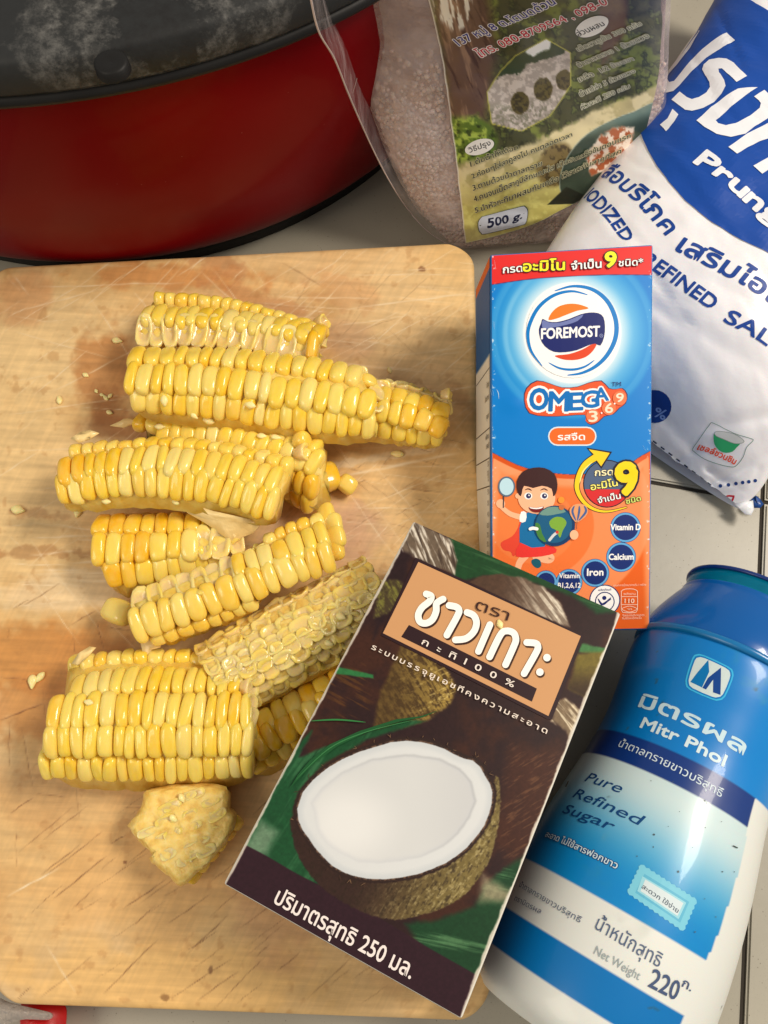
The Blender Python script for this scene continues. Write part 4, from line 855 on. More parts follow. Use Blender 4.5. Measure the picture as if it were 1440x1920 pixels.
    q.stroke([Z6(*a) for a in [(646, 382), (770, 350), (900, 372), (1000, 450), (1056, 570), (1058, 690), (1010, 800), (930, 885), (830, 935), (732, 950)]], 8.5, (0, 122, 200), taper=True)
    q.stroke([Z6(*a) for a in [(605, 865), (680, 903), (770, 912), (850, 892), (915, 848)]], 4.5, (0, 122, 200), taper=True)
    q.poly([Z6(*a) for a in [(605, 577), (625, 530), (665, 492), (715, 473), (770, 468), (825, 477), (875, 500), (800, 515), (720, 545), (660, 568)]], (244, 124, 34), 3)
    q.poly([Z6(*a) for a in [(648, 818), (740, 808), (830, 778), (890, 745), (928, 740), (905, 785), (860, 825), (800, 845), (740, 848), (690, 840)]], (222, 70, 34), 3)
    q.poly([Z6(*a) for a in [(565, 570), (600, 588), (660, 592), (740, 572), (820, 540), (880, 528), (940, 532), (975, 560), (985, 620), (980, 690), (955, 750), (920, 738), (870, 750), (800, 780), (720, 795), (640, 792), (580, 755), (548, 700), (540, 640), (555, 600)]], NV, 2)
    q.poly([Z6(*a) for a in [(568, 578), (610, 596), (680, 596), (760, 572), (840, 540), (800, 585), (720, 612), (640, 628), (575, 640), (560, 610)]], (110, 122, 178), 2)
    q.build('roundel_and_crease_highlights', M_PRINT, root); h = q.h
    t = Print(f, h0=h)
    t.text('FOREMOST', Z6(556, 706), Z6(948, 688), 20.5, WH, .028); t.disc(*Z6(960, 684), 3.4, (150, 160, 200)); t.disc(*Z6(960, 684), 2.6, NV); t.text('R', Z6(956, 690), Z6(965, 690), 3.2, (150, 160, 200))
    # top band words
    t.text('กรด', Z6(298, 264), Z6(428, 252), 14, WH, .02, outline=(.05, BLK)); t.text('อะมิโน', Z6(432, 252), Z6(712, 240), 19, (250, 236, 40), .03, outline=(.06, BLK)); t.text('จำเป็น', Z6(758, 240), Z6(960, 226), 15, WH, .02, outline=(.05, BLK)); t.text('9', Z6(985, 222), Z6(1056, 220), 29, (250, 236, 40), .04, outline=(.05, BLK)); t.text('ชนิด*', Z6(1076, 218), Z6(1240, 210), 13, WH, .015, outline=(.05, BLK))
    t.build('brand_lettering', M_PRINT, root)
    # OMEGA with number bubbles
    o = Print(f, h0=.020); BL_ = (0, 112, 190); OR = (226, 88, 44)
    blob = [Z6(*a) for a in [(445, 1120), (460, 1040), (530, 990), (620, 1010), (700, 1035), (800, 1030), (870, 1005), (960, 990), (1010, 1040), (1060, 1045), (1100, 1040), (1132, 1080), (1120, 1140), (1080, 1170), (1040, 1210), (980, 1225), (940, 1262), (890, 1280), (855, 1255), (850, 1215), (720, 1222), (600, 1225), (480, 1205)]]
    o.poly([((x - 1078) * 1.02 + 1078, (y - 755) * 1.04 + 755) for x, y in blob], (60, 40, 80), 2); o.poly(blob, OR, 2)
    for ch, x0, x1, y0, y1, hp in (('O', 480, 600, 1182, 1178, 41), ('M', 608, 735, 1190, 1190, 38), ('E', 742, 835, 1186, 1182, 34), ('G', 828, 945, 1172, 1160, 32), ('A', 915, 1010, 1128, 1118, 26)):
        o.text(ch, Z6(x0, y0), Z6(x1, y1), hp, WH, .11)
    for ch, x0, x1, y0, y1, hp in (('O', 480, 600, 1182, 1178, 41), ('M', 608, 735, 1190, 1190, 38), ('E', 742, 835, 1186, 1182, 34), ('G', 828, 945, 1172, 1160, 32), ('A', 915, 1010, 1128, 1118, 26)): o.text(ch, Z6(x0, y0), Z6(x1, y1), hp, BL_, .03)
    for ch, x, y in (('3', 905, 1225), ('6', 1012, 1172), ('9', 1085, 1105)):
        o.disc(*Z6(x, y), 13, (236, 120, 74)); 
    for ch, x, y, w_, hh in (('3', 905, 1228, 58, 21), ('6', 1012, 1172, 52, 19), ('9', 1085, 1102, 50, 17)): o.text(ch, Z6(x - w_ / 2, y + hh * 1.7), Z6(x + w_ / 2, y + hh * 1.6), hh, (250, 226, 200), .02)
    o.disc(*Z6(962, 1205), 1.6, WH); o.disc(*Z6(1050, 1142), 1.6, WH)
    o.text('TM', Z6(1030, 1026), Z6(1092, 1024), 8.5, NV, .0); o.build('omega_lettering', M_PRINT, root)
    # flavour pill
    p = Print(f, h0=.020)
    def pill(cx, cy, w_, h_, col): 
        a = np.linspace(-math.pi / 2, math.pi / 2, 9); pts = [(cx + w_ / 2 - h_ / 2 + h_ / 2 * math.cos(k), cy + h_ / 2 * math.sin(k)) for k in a] + [(cx - w_ / 2 + h_ / 2 - h_ / 2 * math.cos(k), cy - h_ / 2 * math.sin(k)) for k in a]; p.poly(pts, col)
    pill(*Z7(766, 65), 91, 36, (214, 232, 240)); pill(*Z7(766, 65), 86, 31, (234, 106, 34)); p.text('รสจืด', Z7(668, 92), Z7(850, 90), 12.5, WH, .02); p.build('flavour_badge', M_PRINT, root)
    # arrow ring and amino badge
    a = Print(f, h0=.020); YL = (248, 208, 32)
    a.disc(*Z7(1000, 385), 45, BLK); a.disc(*Z7(1000, 385), 43, (78, 96, 128)); aa = np.linspace(math.radians(14), math.radians(166), 20); cx, cy = Z7(1000, 385)
    a.poly([(cx + 43 * math.cos(k), cy + 43 * math.sin(k)) for k in aa], (212, 40, 44))
    arc = [Z7(*b) for b in [(925, 205), (850, 260), (805, 350), (800, 430), (845, 510), (920, 560), (1010, 572), (1130, 545)]]
    a.stroke(arc, 16, BLK, w1=4); a.poly([Z7(*b) for b in [(862, 142), (1034, 170), (962, 285), (925, 235), (880, 232), (905, 195)]], BLK); a.stroke(arc, 12.5, YL, w1=2); a.poly([Z7(*b) for b in [(876, 153), (1018, 178), (960, 268), (928, 225), (892, 222), (915, 192)]], YL)
    a.stroke([Z7(900, 240), Z7(840, 300), Z7(815, 380)], 2.5, (254, 240, 150), taper=True)
    G9 = (252, 240, 120)
    a.text('กรด', Z7(918, 333), Z7(1040, 327), 13, (250, 240, 190), .02, outline=(.05, BLK)); a.text('อะมิโน', Z7(892, 430), Z7(1072, 398), 13, G9, .02, outline=(.05, BLK)); a.text('จำเป็น', Z7(940, 518), Z7(1092, 484), 11, WH, .02, outline=(.05, BLK))
    a.text('9', Z7(1082, 462), Z7(1212, 438), 60, (250, 214, 20), .045, outline=(.045, BLK)); a.text('ชนิด', Z7(1130, 522), Z7(1228, 498), 9.5, (226, 236, 120), .015, outline=(.07, (40, 70, 30))); a.build('amino_badge', M_PRINT, root)
    # vitamin badges
    for x, y, r, tx in ((1125, 680, 28.5, 'Vitamin D'), (1095, 880, 28, 'Calcium'), (920, 987, 26.5, 'Iron'), (745, 1050, 25, 'Vitamin'), (588, 1045, 21, '')):
        b = Print(f, h0=.020); X, Y = Z7(x, y); b.disc(X, Y, r, (30, 60, 120)); b.disc(X, Y, r - 1, (96, 168, 220)); b.disc(X, Y, r - 4.6, (16, 42, 112))
        wd = {'Vitamin D': 56, 'Calcium': 46, 'Iron': 30, 'Vitamin': 38}.get(tx, 0)
        if tx == 'Vitamin': b.text('Vitamin', (X - 19, Y - 8), (X + 19, Y - 8), 9.5, WH, .02); b.text('B1,2,6,12', (X - 21, Y + 10), (X + 21, Y + 10), 9.5, WH, .02)
        elif tx: b.text(tx, (X - wd / 2, Y + 5), (X + wd / 2, Y + 4.5), 11.5 if tx != 'Iron' else 13.5, WH, .03)
        b.build('vitamin_badge', M_PRINT, root)
    e = Print(f, h0=.020)
    X, Y = Z7(985, 1170); e.disc(X, Y, 29, NV); e.disc(X, Y, 27, WH); e.disc(X, Y + 3, 18.5, NV); e.disc(X, Y + 3, 16.5, WH); e.disc(X - 1, Y - 4, 4, NV); e.stroke([(X - 13, Y - 3), (X - 4, Y + 8), (X + 12, Y - 5)], 4, NV, taper=True); e.stroke([(X - 11, Y + 12), (X, Y + 5), (X + 12, Y - 2)], 3, NV, taper=True); e.text('ผลิตภัณฑ์', (X - 12, Y - 17), (X + 12, Y - 18), 4, NV)
    X, Y = Z7(1150, 1175); LT = (250, 214, 190)
    e.stroke([(X - 15, Y - 14), (X - 15, Y + 17), (X - 8, Y + 22), (X + 8, Y + 22), (X + 15, Y + 17), (X + 15, Y - 14), (X + 15, Y - 18), (X + 8, Y - 22), (X - 8, Y - 22), (X - 15, Y - 18)], 1.2, LT, smooth=2, closed=True)
    e.stroke([(X - 15, Y - 8), (X + 15, Y - 8)], 1, LT, 0); e.stroke([(X - 15, Y + 7), (X + 15, Y + 7)], 1, LT, 0); e.stroke([(X - 14, Y + 15), (X, Y + 10), (X + 14, Y + 15), (X, Y + 21)], 1, LT, closed=True); e.text('110', (X - 9, Y + 4), (X + 9, Y + 4), 8.5, LT, .02); e.text('พลังงาน', (X - 11, Y - 11), (X + 11, Y - 11), 4.5, LT); e.text('*6%', (X - 5, Y + 17), (X + 5, Y + 17), 3.5, LT)
    e.text('คุณค่าทางโภชนาการต่อ 1 กล่อง', Z7(1042, 1078), Z7(1262, 1072), 4, LT); e.text('*ร้อยละของปริมาณสูงสุด', Z7(1100, 1280), Z7(1250, 1276), 4, LT); e.text('ที่บริโภคได้ต่อวัน', Z7(1100, 1300), Z7(1230, 1296), 4, LT); e.build('nutrition_marks', M_PRINT, root)
    # child with a globe: a plain generic picture
    k = Print(f, h0=.019); SK = (246, 186, 146)
    pz = lambda L_: [Z7(*b) for b in L_]
    k.poly(pz([(425, 600), (400, 680), (360, 740), (285, 782), (300, 830), (350, 845), (370, 875), (430, 820), (440, 700)]), (226, 72, 50), 3)
    k.stroke(pz([(450, 870), (410, 920), (395, 980)]), 14, SK, w1=11); k.stroke(pz([(540, 850), (620, 880), (600, 900), (520, 880)]), 13, SK); k.poly(pz([(490, 905), (520, 890), (550, 905), (555, 940), (530, 955), (500, 935)]), (24, 92, 112), 3)
    k.poly(pz([(415, 785), (530, 800), (640, 810), (655, 850), (560, 875), (480, 880), (385, 875)]), (230, 56, 50), 2); k.poly(pz([(440, 590), (520, 590), (580, 640), (580, 810), (410, 780)]), (22, 110, 166), 2)
    k.stroke(pz([(435, 615), (350, 590), (285, 540)]), 11, SK, w1=8); k.poly(pz([(420, 575), (455, 580), (450, 640), (410, 640)]), WH, 2); k.disc(*Z7(282, 520), 8.5, SK); k.stroke(pz([(300, 545), (302, 460)]), 2.4, (60, 60, 70), 0)
    k.disc(*Z7(322, 405), 16, (90, 110, 130), ry=19); k.disc(*Z7(322, 405), 13.2, (190, 224, 236), ry=16)
    k.disc(*Z7(398, 468), 5, SK); k.disc(*Z7(525, 480), 35, SK, ry=30); k.poly(pz([(395, 440), (390, 370), (430, 305), (500, 278), (580, 280), (645, 320), (665, 390), (655, 450), (635, 470), (625, 420), (560, 400), (500, 415), (440, 400), (425, 450), (415, 470)]), (62, 34, 34), 2)
    for x in (468, 575): k.disc(*Z7(x, 468), 7.5, WH, ry=6.5); k.disc(*Z7(x + 2, 468), 4.8, (52, 50, 96)); k.disc(*Z7(x + 5, 464), 1.4, WH)
    k.stroke(pz([(445, 428), (468, 420), (492, 432)]), 2, (62, 34, 34), taper=True); k.stroke(pz([(550, 430), (575, 420), (600, 432)]), 2, (62, 34, 34), taper=True)
    k.poly(pz([(472, 542), (520, 548), (570, 538), (560, 570), (520, 580), (485, 568)]), (120, 30, 30), 2); k.poly(pz([(476, 543), (520, 549), (566, 540), (555, 552), (520, 557), (485, 552)]), WH, 2)
    k.build('child_picture', M_PRINT, root)
    g = Print(f, h0=k.h)
    g.disc(*Z7(690, 495), 6, (244, 150, 50)); g.disc(*Z7(645, 670), 38, (18, 60, 104)); g.disc(*Z7(640, 662), 34, (26, 92, 132)); g.poly(pz([(610, 640), (650, 610), (700, 615), (725, 650), (700, 700), (680, 750), (655, 700), (620, 680)]), (124, 170, 60), 3); g.poly(pz([(515, 650), (545, 660), (560, 720), (590, 780), (545, 760), (520, 710)]), (70, 130, 60), 2)
    g.poly(pz([(540, 590), (600, 545), (680, 545), (720, 575), (660, 590), (600, 600)]), (110, 150, 140), 2); g.stroke(pz([(610, 765), (640, 730), (665, 712)]), 5, (210, 214, 216)); g.disc(*Z7(662, 712), 3, (210, 60, 50)); g.stroke(pz([(480, 690), (500, 685), (525, 690)]), 6, WH)
    g.poly(pz([(745, 560), (770, 530), (815, 520), (855, 535), (870, 570), (850, 610), (800, 645), (780, 640), (752, 600)]), (226, 160, 110), 2)
    for dx in (-28, 2, 32): g.stroke([Z7(808 + dx * 1.1, 535), Z7(806 + dx * 1.5, 575), Z7(796 + dx * .3, 635)], 4.2, (70, 96, 150), taper=True)
    g.stroke(pz([(795, 640), (790, 690)]), 1, (80, 60, 60), 0); g.disc(*Z7(775, 730), 8, SK, ry=9); g.disc(*Z7(690, 545), 5, (200, 110, 60)); g.build('globe_picture', M_PRINT, root)
    settle(root); return f
MC = milk_carton()
# ------------------------------------------------------------------ salt bag
def bag_rows(rows, ns, nt, p=2.4):
    """rows: (Lpx, Rpx, zedge, ztop). returns front grid (ns,nt,3) and back grid"""
    R = spline(np.array([[*l, *r, ze, zt] for l, r, ze, zt in rows], float), 10); T = np.linspace(0, len(R) - 1, nt)
    A = np.array([[np.interp(t, np.arange(len(R)), R[:, k]) for k in range(6)] for t in T]); s = np.linspace(0, 1, ns); s = (1 - np.cos(s * np.pi)) / 2
    out = np.zeros((ns, nt, 3)); bk = np.zeros((ns, nt, 3))
    for j in range(nt):
        lx, ly, rx, ry, ze, zt = A[j]; a = at(lx, ly, ze); b = at(rx, ry, ze); w_ = np.clip(1 - np.abs(2 * s - 1) ** p, 0, 1) ** (1 / p)
        q = a[None] + (b - a)[None] * s[:, None]; out[:, j] = q; out[:, j, 2] = ze + (zt - ze) * w_; bk[:, j] = q; bk[:, j, 2] = ze - (ze - .05) * w_ * .98
    return out, bk, s
def salt_bag():
    rows = [((975, 668), (1385, 952), .45, .75), ((978, 640), (1420, 925), .9, 1.7), ((982, 590), (1462, 862), 1.5, 3.4), ((1002, 515), (1530, 780), 2.2, 4.7), ((1062, 418), (1600, 700), 2.7, 5.4), ((1112, 352), (1640, 650), 2.9, 5.7), ((1166, 280), (1690, 590), 3.1, 5.9),
            ((1216, 200), (1740, 510), 3.3, 6.1), ((1264, 122), (1790, 430), 3.5, 6.2), ((1306, 62), (1830, 360), 3.6, 6.3), ((1340, 0), (1870, 290), 3.7, 6.4), ((1385, -90), (1920, 190), 3.8, 6.4)]
    Fr, Bk, s = bag_rows(rows, 150, 190)
    X, Y = Fr[..., 0], Fr[..., 1]; px, py = proj(Fr); fade = np.clip(np.sin(np.pi * s)[:, None] * 2.0, 0, 1)
    w1 = (fbm(X * 1.0 + Y * .5, Y * .4, 1.6, 61, 4) - .5) * .34; w2 = np.abs(fbm(X * .8, Y * .8, 2.4, 62, 3) - .5) * -.35
    def crease(x0, y0, x1, y1, wd, dep):
        e = np.array([x1 - x0, y1 - y0]); t = np.clip(((px - x0) * e[0] + (py - y0) * e[1]) / (e @ e), 0, 1); d = np.hypot(px - x0 - t * e[0], py - y0 - t * e[1]); return -dep * np.exp(-(d / wd) ** 2) * (1 - .6 * t)
    cr = crease(1338, 905, 1440, 852, 9, .22) + crease(1330, 880, 1410, 930, 8, .14) + crease(1225, 570, 1440, 700, 16, .10) + crease(1340, 930, 1420, 915, 6, .12) + crease(1425, 880, 1400, 950, 8, .2) + crease(1290, 90, 1340, 180, 7, .09) + crease(1240, 560, 1330, 690, 20, .07) + crease(1300, 840, 1240, 780, 12, .08) + crease(1180, 300, 1250, 330, 7, .07) + crease(1120, 380, 1220, 470, 9, .08) + crease(1230, 520, 1300, 610, 8, .1) + crease(1345, 20, 1390, 120, 8, .1) + crease(1440, 780, 1330, 800, 14, .16) + crease(1270, 860, 1330, 830, 9, .1) + crease(1400, 560, 1330, 520, 10, .07)
    Fr[..., 2] += (w1 + w2 + .08) * fade + cr * fade
    root = thing('salt_bag', 'big white plastic bag of salt with blue emblem and lettering, at the right', 'bag', tuple(map(float, at(1300, 600, 0))))
    plastic = material('white bag plastic', tuple(lin((238, 236, 240))), .3, Coat_Weight=.35, Coat_Roughness=.12, Subsurface_Weight=.1, Subsurface_Scale=.4)
    noise_bump(plastic, 1.1, .3, .12, 6)
    fast_grid('bag_front', Fr, plastic, root); fast_grid('bag_back', Bk, plastic, root, None, False, True)
    S_ = Surf(Fr, np.linspace(0, 1, 150) * 0 + np.r_[0, np.cumsum(np.linalg.norm(np.diff(Fr[:, 110], axis=0), axis=1))], np.r_[0, np.cumsum(np.linalg.norm(np.diff(Fr[75], axis=0), axis=1))], np.array([0, 0, 1.]))
    BLU = (22, 72, 160); WHT = (232, 234, 240)
    e = Print(S_, .16, .03)
    out = [(1352, -70), (1338, 5), (1322, 30), (1307, 62), (1290, 86), (1266, 123), (1240, 160), (1216, 200), (1206, 214), (1200, 228), (1199, 242), (1206, 262), (1216, 284), (1232, 312), (1254, 342), (1284, 376), (1310, 398), (1336, 418), (1365, 436), (1391, 451), (1440, 474), (1500, 500), (1580, 520), (1660, 400), (1600, 160), (1500, 60), (1440, 21), (1418, 8), (1400, -3), (1380, -70)]
    e.poly(out, BLU); e.build('blue_emblem', M_PRINT, root)
    t = Print(S_, .16, .045); Za = lambda x, y: (1180 + x / 5.538, y / 5.538)
    g1 = [(1010, 348), (1098, 428), (940, 520), (800, 610), (640, 760), (520, 900), (460, 955), (390, 972), (335, 950), (316, 900), (330, 830), (400, 760), (560, 560), (720, 345), (728, 322), (735, 330), (640, 500), (500, 680), (420, 770), (395, 820), (420, 862), (470, 850), (520, 790), (640, 640), (760, 520), (860, 440)]
    t.poly([Za(*p) for p in g1], WHT)
    g2 = [(1218, 800), (1110, 862), (1010, 770), (960, 722), (925, 725), (930, 760), (985, 840), (1000, 900), (960, 980), (880, 1070), (770, 1130), (650, 1162), (580, 1150), (500, 1090), (440, 1045), (525, 960), (600, 1020), (650, 1040), (720, 1020), (800, 970), (840, 910), (835, 860), (790, 790), (760, 730), (775, 680), (830, 630), (930, 612), (1010, 620), (1080, 660), (1150, 735)]
    t.poly([Za(*p) for p in g2], WHT); t.poly([Za(*p) for p in [(450, 1142), (510, 1200), (470, 1270), (410, 1345), (384, 1372), (322, 1305), (400, 1240)]], WHT)
    Zb = lambda x, y: (1200 + x / 6, 220 + y / 6)
    t.poly([Za(*p) for p in [(1125, 930), (1328, 918), (1190, 1010), (1040, 1130), (935, 1230), (895, 1258), (920, 1290), (1000, 1312), (1100, 1290), (1250, 1210), (1350, 1130), (1362, 1080), (1340, 1050), (1292, 1012), (1398, 945), (1500, 1040), (1500, 1190), (1430, 1240), (1300, 1320), (1200, 1400), (1050, 1432), (900, 1400), (780, 1330), (695, 1262), (850, 1120), (1010, 1000)]], WHT)
    t.poly([Zb(*p) for p in [(990, 345), (1085, 420), (1200, 350), (1330, 285), (1500, 235), (1500, 40), (1400, 95), (1200, 195)]], WHT); t.poly([Zb(*p) for p in [(1268, 555), (1368, 645), (1500, 560), (1700, 480), (1700, 330), (1500, 420)]], WHT)
    t.text('Prungthip', Zb(600, 520), Zb(1395, 1130), 33, WHT, .05, f1=.52, spacing=.95); t.build('brand_lettering', M_PRINT, root)
    b = Print(S_, .2, .012); LB = (26, 66, 146); Z4 = lambda x, y: (1000 + x / 3.2727, y / 3.2727)
    b.text('ลือบริโภค', Z4(415, 1085), Z4(812, 1445), 34, LB, .03); b.text('เสริมไอโอดีน', Z4(870, 1535), Z4(1440, 1850), 36, LB, .03, f1=.62)
    b.text('IODIZED', Z4(312, 1215), Z4(560, 1485), 25, LB, .03)
    Z5 = lambda x, y: (1100 + x / 3.2, 450 + y / 3.2)
    b.text('REFINED', Z5(330, 135), Z5(740, 420), 27, LB, .03); b.text('SALT', Z5(818, 488), Z5(1170, 700), 28, LB, .03); b.build('blue_lettering', M_PRINT, root)
    d = Print(S_, .2, .012); d.disc(1228, 762, 31, (26, 60, 134), n=24); d.text('%', (1226, 780), (1246, 788), 19, (120, 150, 210), .02)
    d.build('salt_badge', M_PRINT, root)
    for k in range(8):
        x = 1228 + k * 14.6; y = 829 + k * 11.2; d = Print(S_, .2, .012); d.stroke([(x - 2.6, y - 2), (x + 2.6, y + 2)], 2.6, (40, 50, 76), 0); d.build('seam_dash', M_PRINT, root)
    for x, y in ((1351, 911), (1366, 909), (1380, 906.5), (1392.5, 904.5), (1404, 903), (1416, 901)): d = Print(S_, .2, .012); d.disc(x, y, 3.4, (34, 64, 128), n=12); d.build('seam_dot', M_PRINT, root)
    d = Print(S_, .2, .012)
    d.poly([(1337, 926), (1352, 930), (1350, 936), (1340, 932)], (190, 30, 50)); d.stroke([(1374, 930), (1364, 930), (1358, 937), (1366, 941), (1373, 938), (1376, 930)], 3.2, (190, 30, 50)); d.build('red_mark', M_PRINT, root)
    c = Print(S_, .2, .012); Zc = lambda x, y: (1200 + x / 6, 780 + y / 6)
    c.stroke([Zc(*p) for p in [(830, 80), (1060, 195), (1240, 250), (1272, 275), (1200, 350), (1160, 460), (1090, 550), (1030, 572), (880, 540), (720, 480), (610, 400), (592, 370), (660, 270), (780, 100)]], 1.2, (120, 150, 140), 3, closed=True)
    c.poly([Zc(*p) for p in [(835, 190), (870, 230), (960, 270), (1060, 310), (1130, 305), (1090, 350), (1040, 400), (960, 412), (890, 385), (840, 320), (828, 250)]], (52, 164, 106), 2); c.poly([Zc(*p) for p in [(842, 185), (900, 172), (1050, 200), (1160, 265), (1170, 295), (1120, 308), (1040, 300), (930, 255), (860, 225)]], (206, 208, 206), 2)
    c.stroke([Zc(*p) for p in [(840, 185), (900, 170), (1060, 200), (1165, 270), (1150, 302), (1060, 306), (940, 258), (858, 222)]], 1, (150, 160, 156), 3, closed=True)
    c.text('เชลล์ชวนชิม', Zc(640, 375), Zc(1062, 545), 12, (232, 84, 54), .03); c.build('bowl_emblem', M_PRINT, root)
    # crumpled blue tail of the bag's back and frayed hem
    rr = np.random.default_rng(3); tailp = [(1412, 925), (1424, 934), (1432, 945), (1426, 952), (1414, 952), (1405, 945)]
    film(root, tailp, .5, 'blue_tail', 4, material('blue bag plastic', tuple(lin((24, 70, 140))), .35)); film(root, [(1376, 945), (1412, 938), (1414, 955), (1408, 966), (1398, 964), (1386, 954)], .7, 'bag_corner', 5, plastic)
    settle(root); return S_
salt_bag()

# ------------------------------------------------------------------ bag of sago pearls with its paper label
def sago():
    rows = [((852, 458), (1185, 432), .3), ((808, 415), (1215, 350), 1.6), ((770, 362), (1240, 280), 3.0), ((732, 285), (1240, 200), 4.7), ((702, 200), (1244, 130), 6.3), ((672, 95), (1246, 60), 8.2), ((650, 45), (1248, 15), 9.2), ((625, -20), (1250, -25), 10.4), ((600, -90), (1252, -90), 11.6)]
    R = spline(np.array([[*l, *r, z] for l, r, z in rows], float), 10); nt, ns = 110, 90; T = np.linspace(0, len(R) - 1, nt)
    A = np.array([[np.interp(t, np.arange(len(R)), R[:, k]) for k in range(5)] for t in T]); s = np.linspace(0, 1, ns); Fr = np.zeros((ns, nt, 3)); Bk = np.zeros((ns, nt, 3))
    for j in range(nt):
        lx, ly, rx, ry, z = A[j]; a, b = at(lx, ly, z), at(rx, ry, z); w_ = np.clip(1 - np.abs(2 * s - 1) ** 2.2, 0, 1) ** .6; q = a[None] + (b - a)[None] * s[:, None]; k = .25 + .75 * min(1, j / 12)
        Fr[:, j] = q + np.array([0, -.62, .5]) * (1.7 * k * w_)[:, None]; Bk[:, j] = q + np.array([0, 1., -.1]) * (3.2 * k * w_)[:, None]; Bk[:, j, 2] = np.maximum(Bk[:, j, 2], .05)
    Fr[..., 2] = np.maximum(Fr[..., 2], .12)
    lump = (fbm(Fr[..., 0], Fr[..., 2] + Fr[..., 1], 2.2, 71, 4) - .5)[..., None]; nv = np.array([0, -.62, .78]); Fr = Fr + nv * lump * .5 * np.clip(np.sin(np.pi * s) * 2, 0, 1)[:, None, None]
    root = thing('sago_bag', 'clear plastic bag full of pinkish grey sago pearls with a printed green paper label', 'bag', tuple(map(float, at(980, 430, 0))))
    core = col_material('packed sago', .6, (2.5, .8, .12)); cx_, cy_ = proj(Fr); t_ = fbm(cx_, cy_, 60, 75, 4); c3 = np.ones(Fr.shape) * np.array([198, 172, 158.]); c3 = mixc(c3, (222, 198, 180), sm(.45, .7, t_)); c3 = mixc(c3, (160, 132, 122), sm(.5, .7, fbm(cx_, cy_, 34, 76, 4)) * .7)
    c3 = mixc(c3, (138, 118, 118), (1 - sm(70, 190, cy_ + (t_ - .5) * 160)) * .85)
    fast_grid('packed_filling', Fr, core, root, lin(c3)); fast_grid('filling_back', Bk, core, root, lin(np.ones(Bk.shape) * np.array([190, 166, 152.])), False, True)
    S_ = Surf(Fr, np.linspace(0, 9, ns), np.linspace(0, 13, nt), np.array([0, -.6, .8]))
    # pearls where the bag is not covered by the label
    rr = np.random.default_rng(9); bm = bmesh.new(); bmesh.ops.create_icosphere(bm, subdivisions=1, radius=1); bv = np.array([v.co[:] for v in bm.verts]); bf = np.array([[v.index for v in f.verts] for f in bm.faces]); bm.free()
    u = rr.uniform(0, 9, 9000); v = rr.uniform(0, 13, 9000); C0 = S_.xyz(np.stack([u, v], 1), .0); qx, qy = proj(C0); lab = [(795, -60), (880, 440), (960, 424), (1060, 384), (1150, 330), (1215, 200), (1228, -60)]
    keep = (sd_poly(qx, qy, lab) > 0) & (qy > 90 + rr.uniform(0, 90, 9000)); C0 = C0[keep]; qx = qx[keep]; n = len(C0); rad = rr.uniform(.075, .12, n); V = (C0[:, None] + bv[None] * rad[:, None, None]).reshape(-1, 3); Fc = (bf[None] + (np.arange(n) * len(bv))[:, None, None]).reshape(-1, 3)
    pm = col_material('sago pearl', .35, Subsurface_Weight=.25, Subsurface_Scale=.1); base = lin((222, 200, 188)) * rr.uniform(.7, 1.15, (n, 1)); o = mesh_obj('sago_pearls', V, Fc, pm, root, True, np.repeat(base, len(bv), 0)); o['kind'] = 'stuff'
    # outer film
    m = bpy.data.materials.new('clear bag film'); m.use_nodes = True; nt_ = m.node_tree; b = nt_.nodes['Principled BSDF']; b.inputs['Base Color'].default_value = (*lin((214, 198, 196)), 1); b.inputs['Roughness'].default_value = .1
    tr = nt_.nodes.new('ShaderNodeBsdfTransparent'); mix = nt_.nodes.new('ShaderNodeMixShader'); tc = N(m, 'ShaderNodeTexCoord'); nz = N(m, 'ShaderNodeTexNoise', Scale=.7, Detail=4.0); L(m, tc.outputs['Object'], nz.inputs['Vector'])
    fr = N(m, 'ShaderNodeMapRange', From_Min=.3, From_Max=.75, To_Min=.22, To_Max=.62); L(m, nz.outputs['Fac'], fr.inputs['Value']); L(m, fr.outputs[0], mix.inputs[0]); L(m, tr.outputs[0], mix.inputs[1]); L(m, b.outputs[0], mix.inputs[2]); L(m, mix.outputs[0], nt_.nodes['Material Output'].inputs['Surface'])
    n2 = N(m, 'ShaderNodeTexNoise', Scale=.9, Detail=5.0); L(m, tc.outputs['Object'], n2.inputs['Vector']); bu = N(m, 'ShaderNodeBump', Strength=.9, Distance=.4); L(m, n2.outputs['Fac'], bu.inputs['Height']); L(m, bu.outputs['Normal'], b.inputs['Normal'])
    film_mat = m
    edge = spline(np.array([(846, 462, .3), (800, 432, 1.0), (760, 386, 2.4), (725, 330, 4.2), (690, 260, 6.2), (655, 180, 9.2), (627, 110, 11.6), (598, 60, 13.2), (583, 0, 14.4), (570, -80, 15.6)], float), 12); EE = np.array([at(a, b_, c) for a, b_, c in edge]); tt = np.linspace(0, len(EE) - 1, nt)
    E2 = np.array([[np.interp(t, np.arange(len(EE)), EE[:, k]) for k in range(3)] for t in tt]); G = np.zeros((ns + 8, nt, 3)); G[8:] = Fr + S_.Nn * .16
    wv = np.sin(np.linspace(0, 9, nt))[:, None] * np.array([0, -.1, .1])
    for k in range(8): a_ = k / 8; G[k] = E2 * (1 - a_) + G[8] * a_ + wv * math.sin(a_ * math.pi)
    G[..., 2] = np.maximum(G[..., 2], .06)
    fast_grid('bag_film', G[8:], film_mat, root)
    clear = film_mat.copy(); clear.name = 'thin clear film'; [setattr(n.inputs[3], 'default_value', .07) or setattr(n.inputs[4], 'default_value', .34) for n in clear.node_tree.nodes if n.type == 'MAP_RANGE']
    fast_grid('film_edge', G[:9], clear, root)
    rimo = [E2[k] for k in range(0, nt, 2)]; cu = []; 
    seam = material('film seam', tuple(lin((200, 184, 180))), .2); V = []; Fc = []
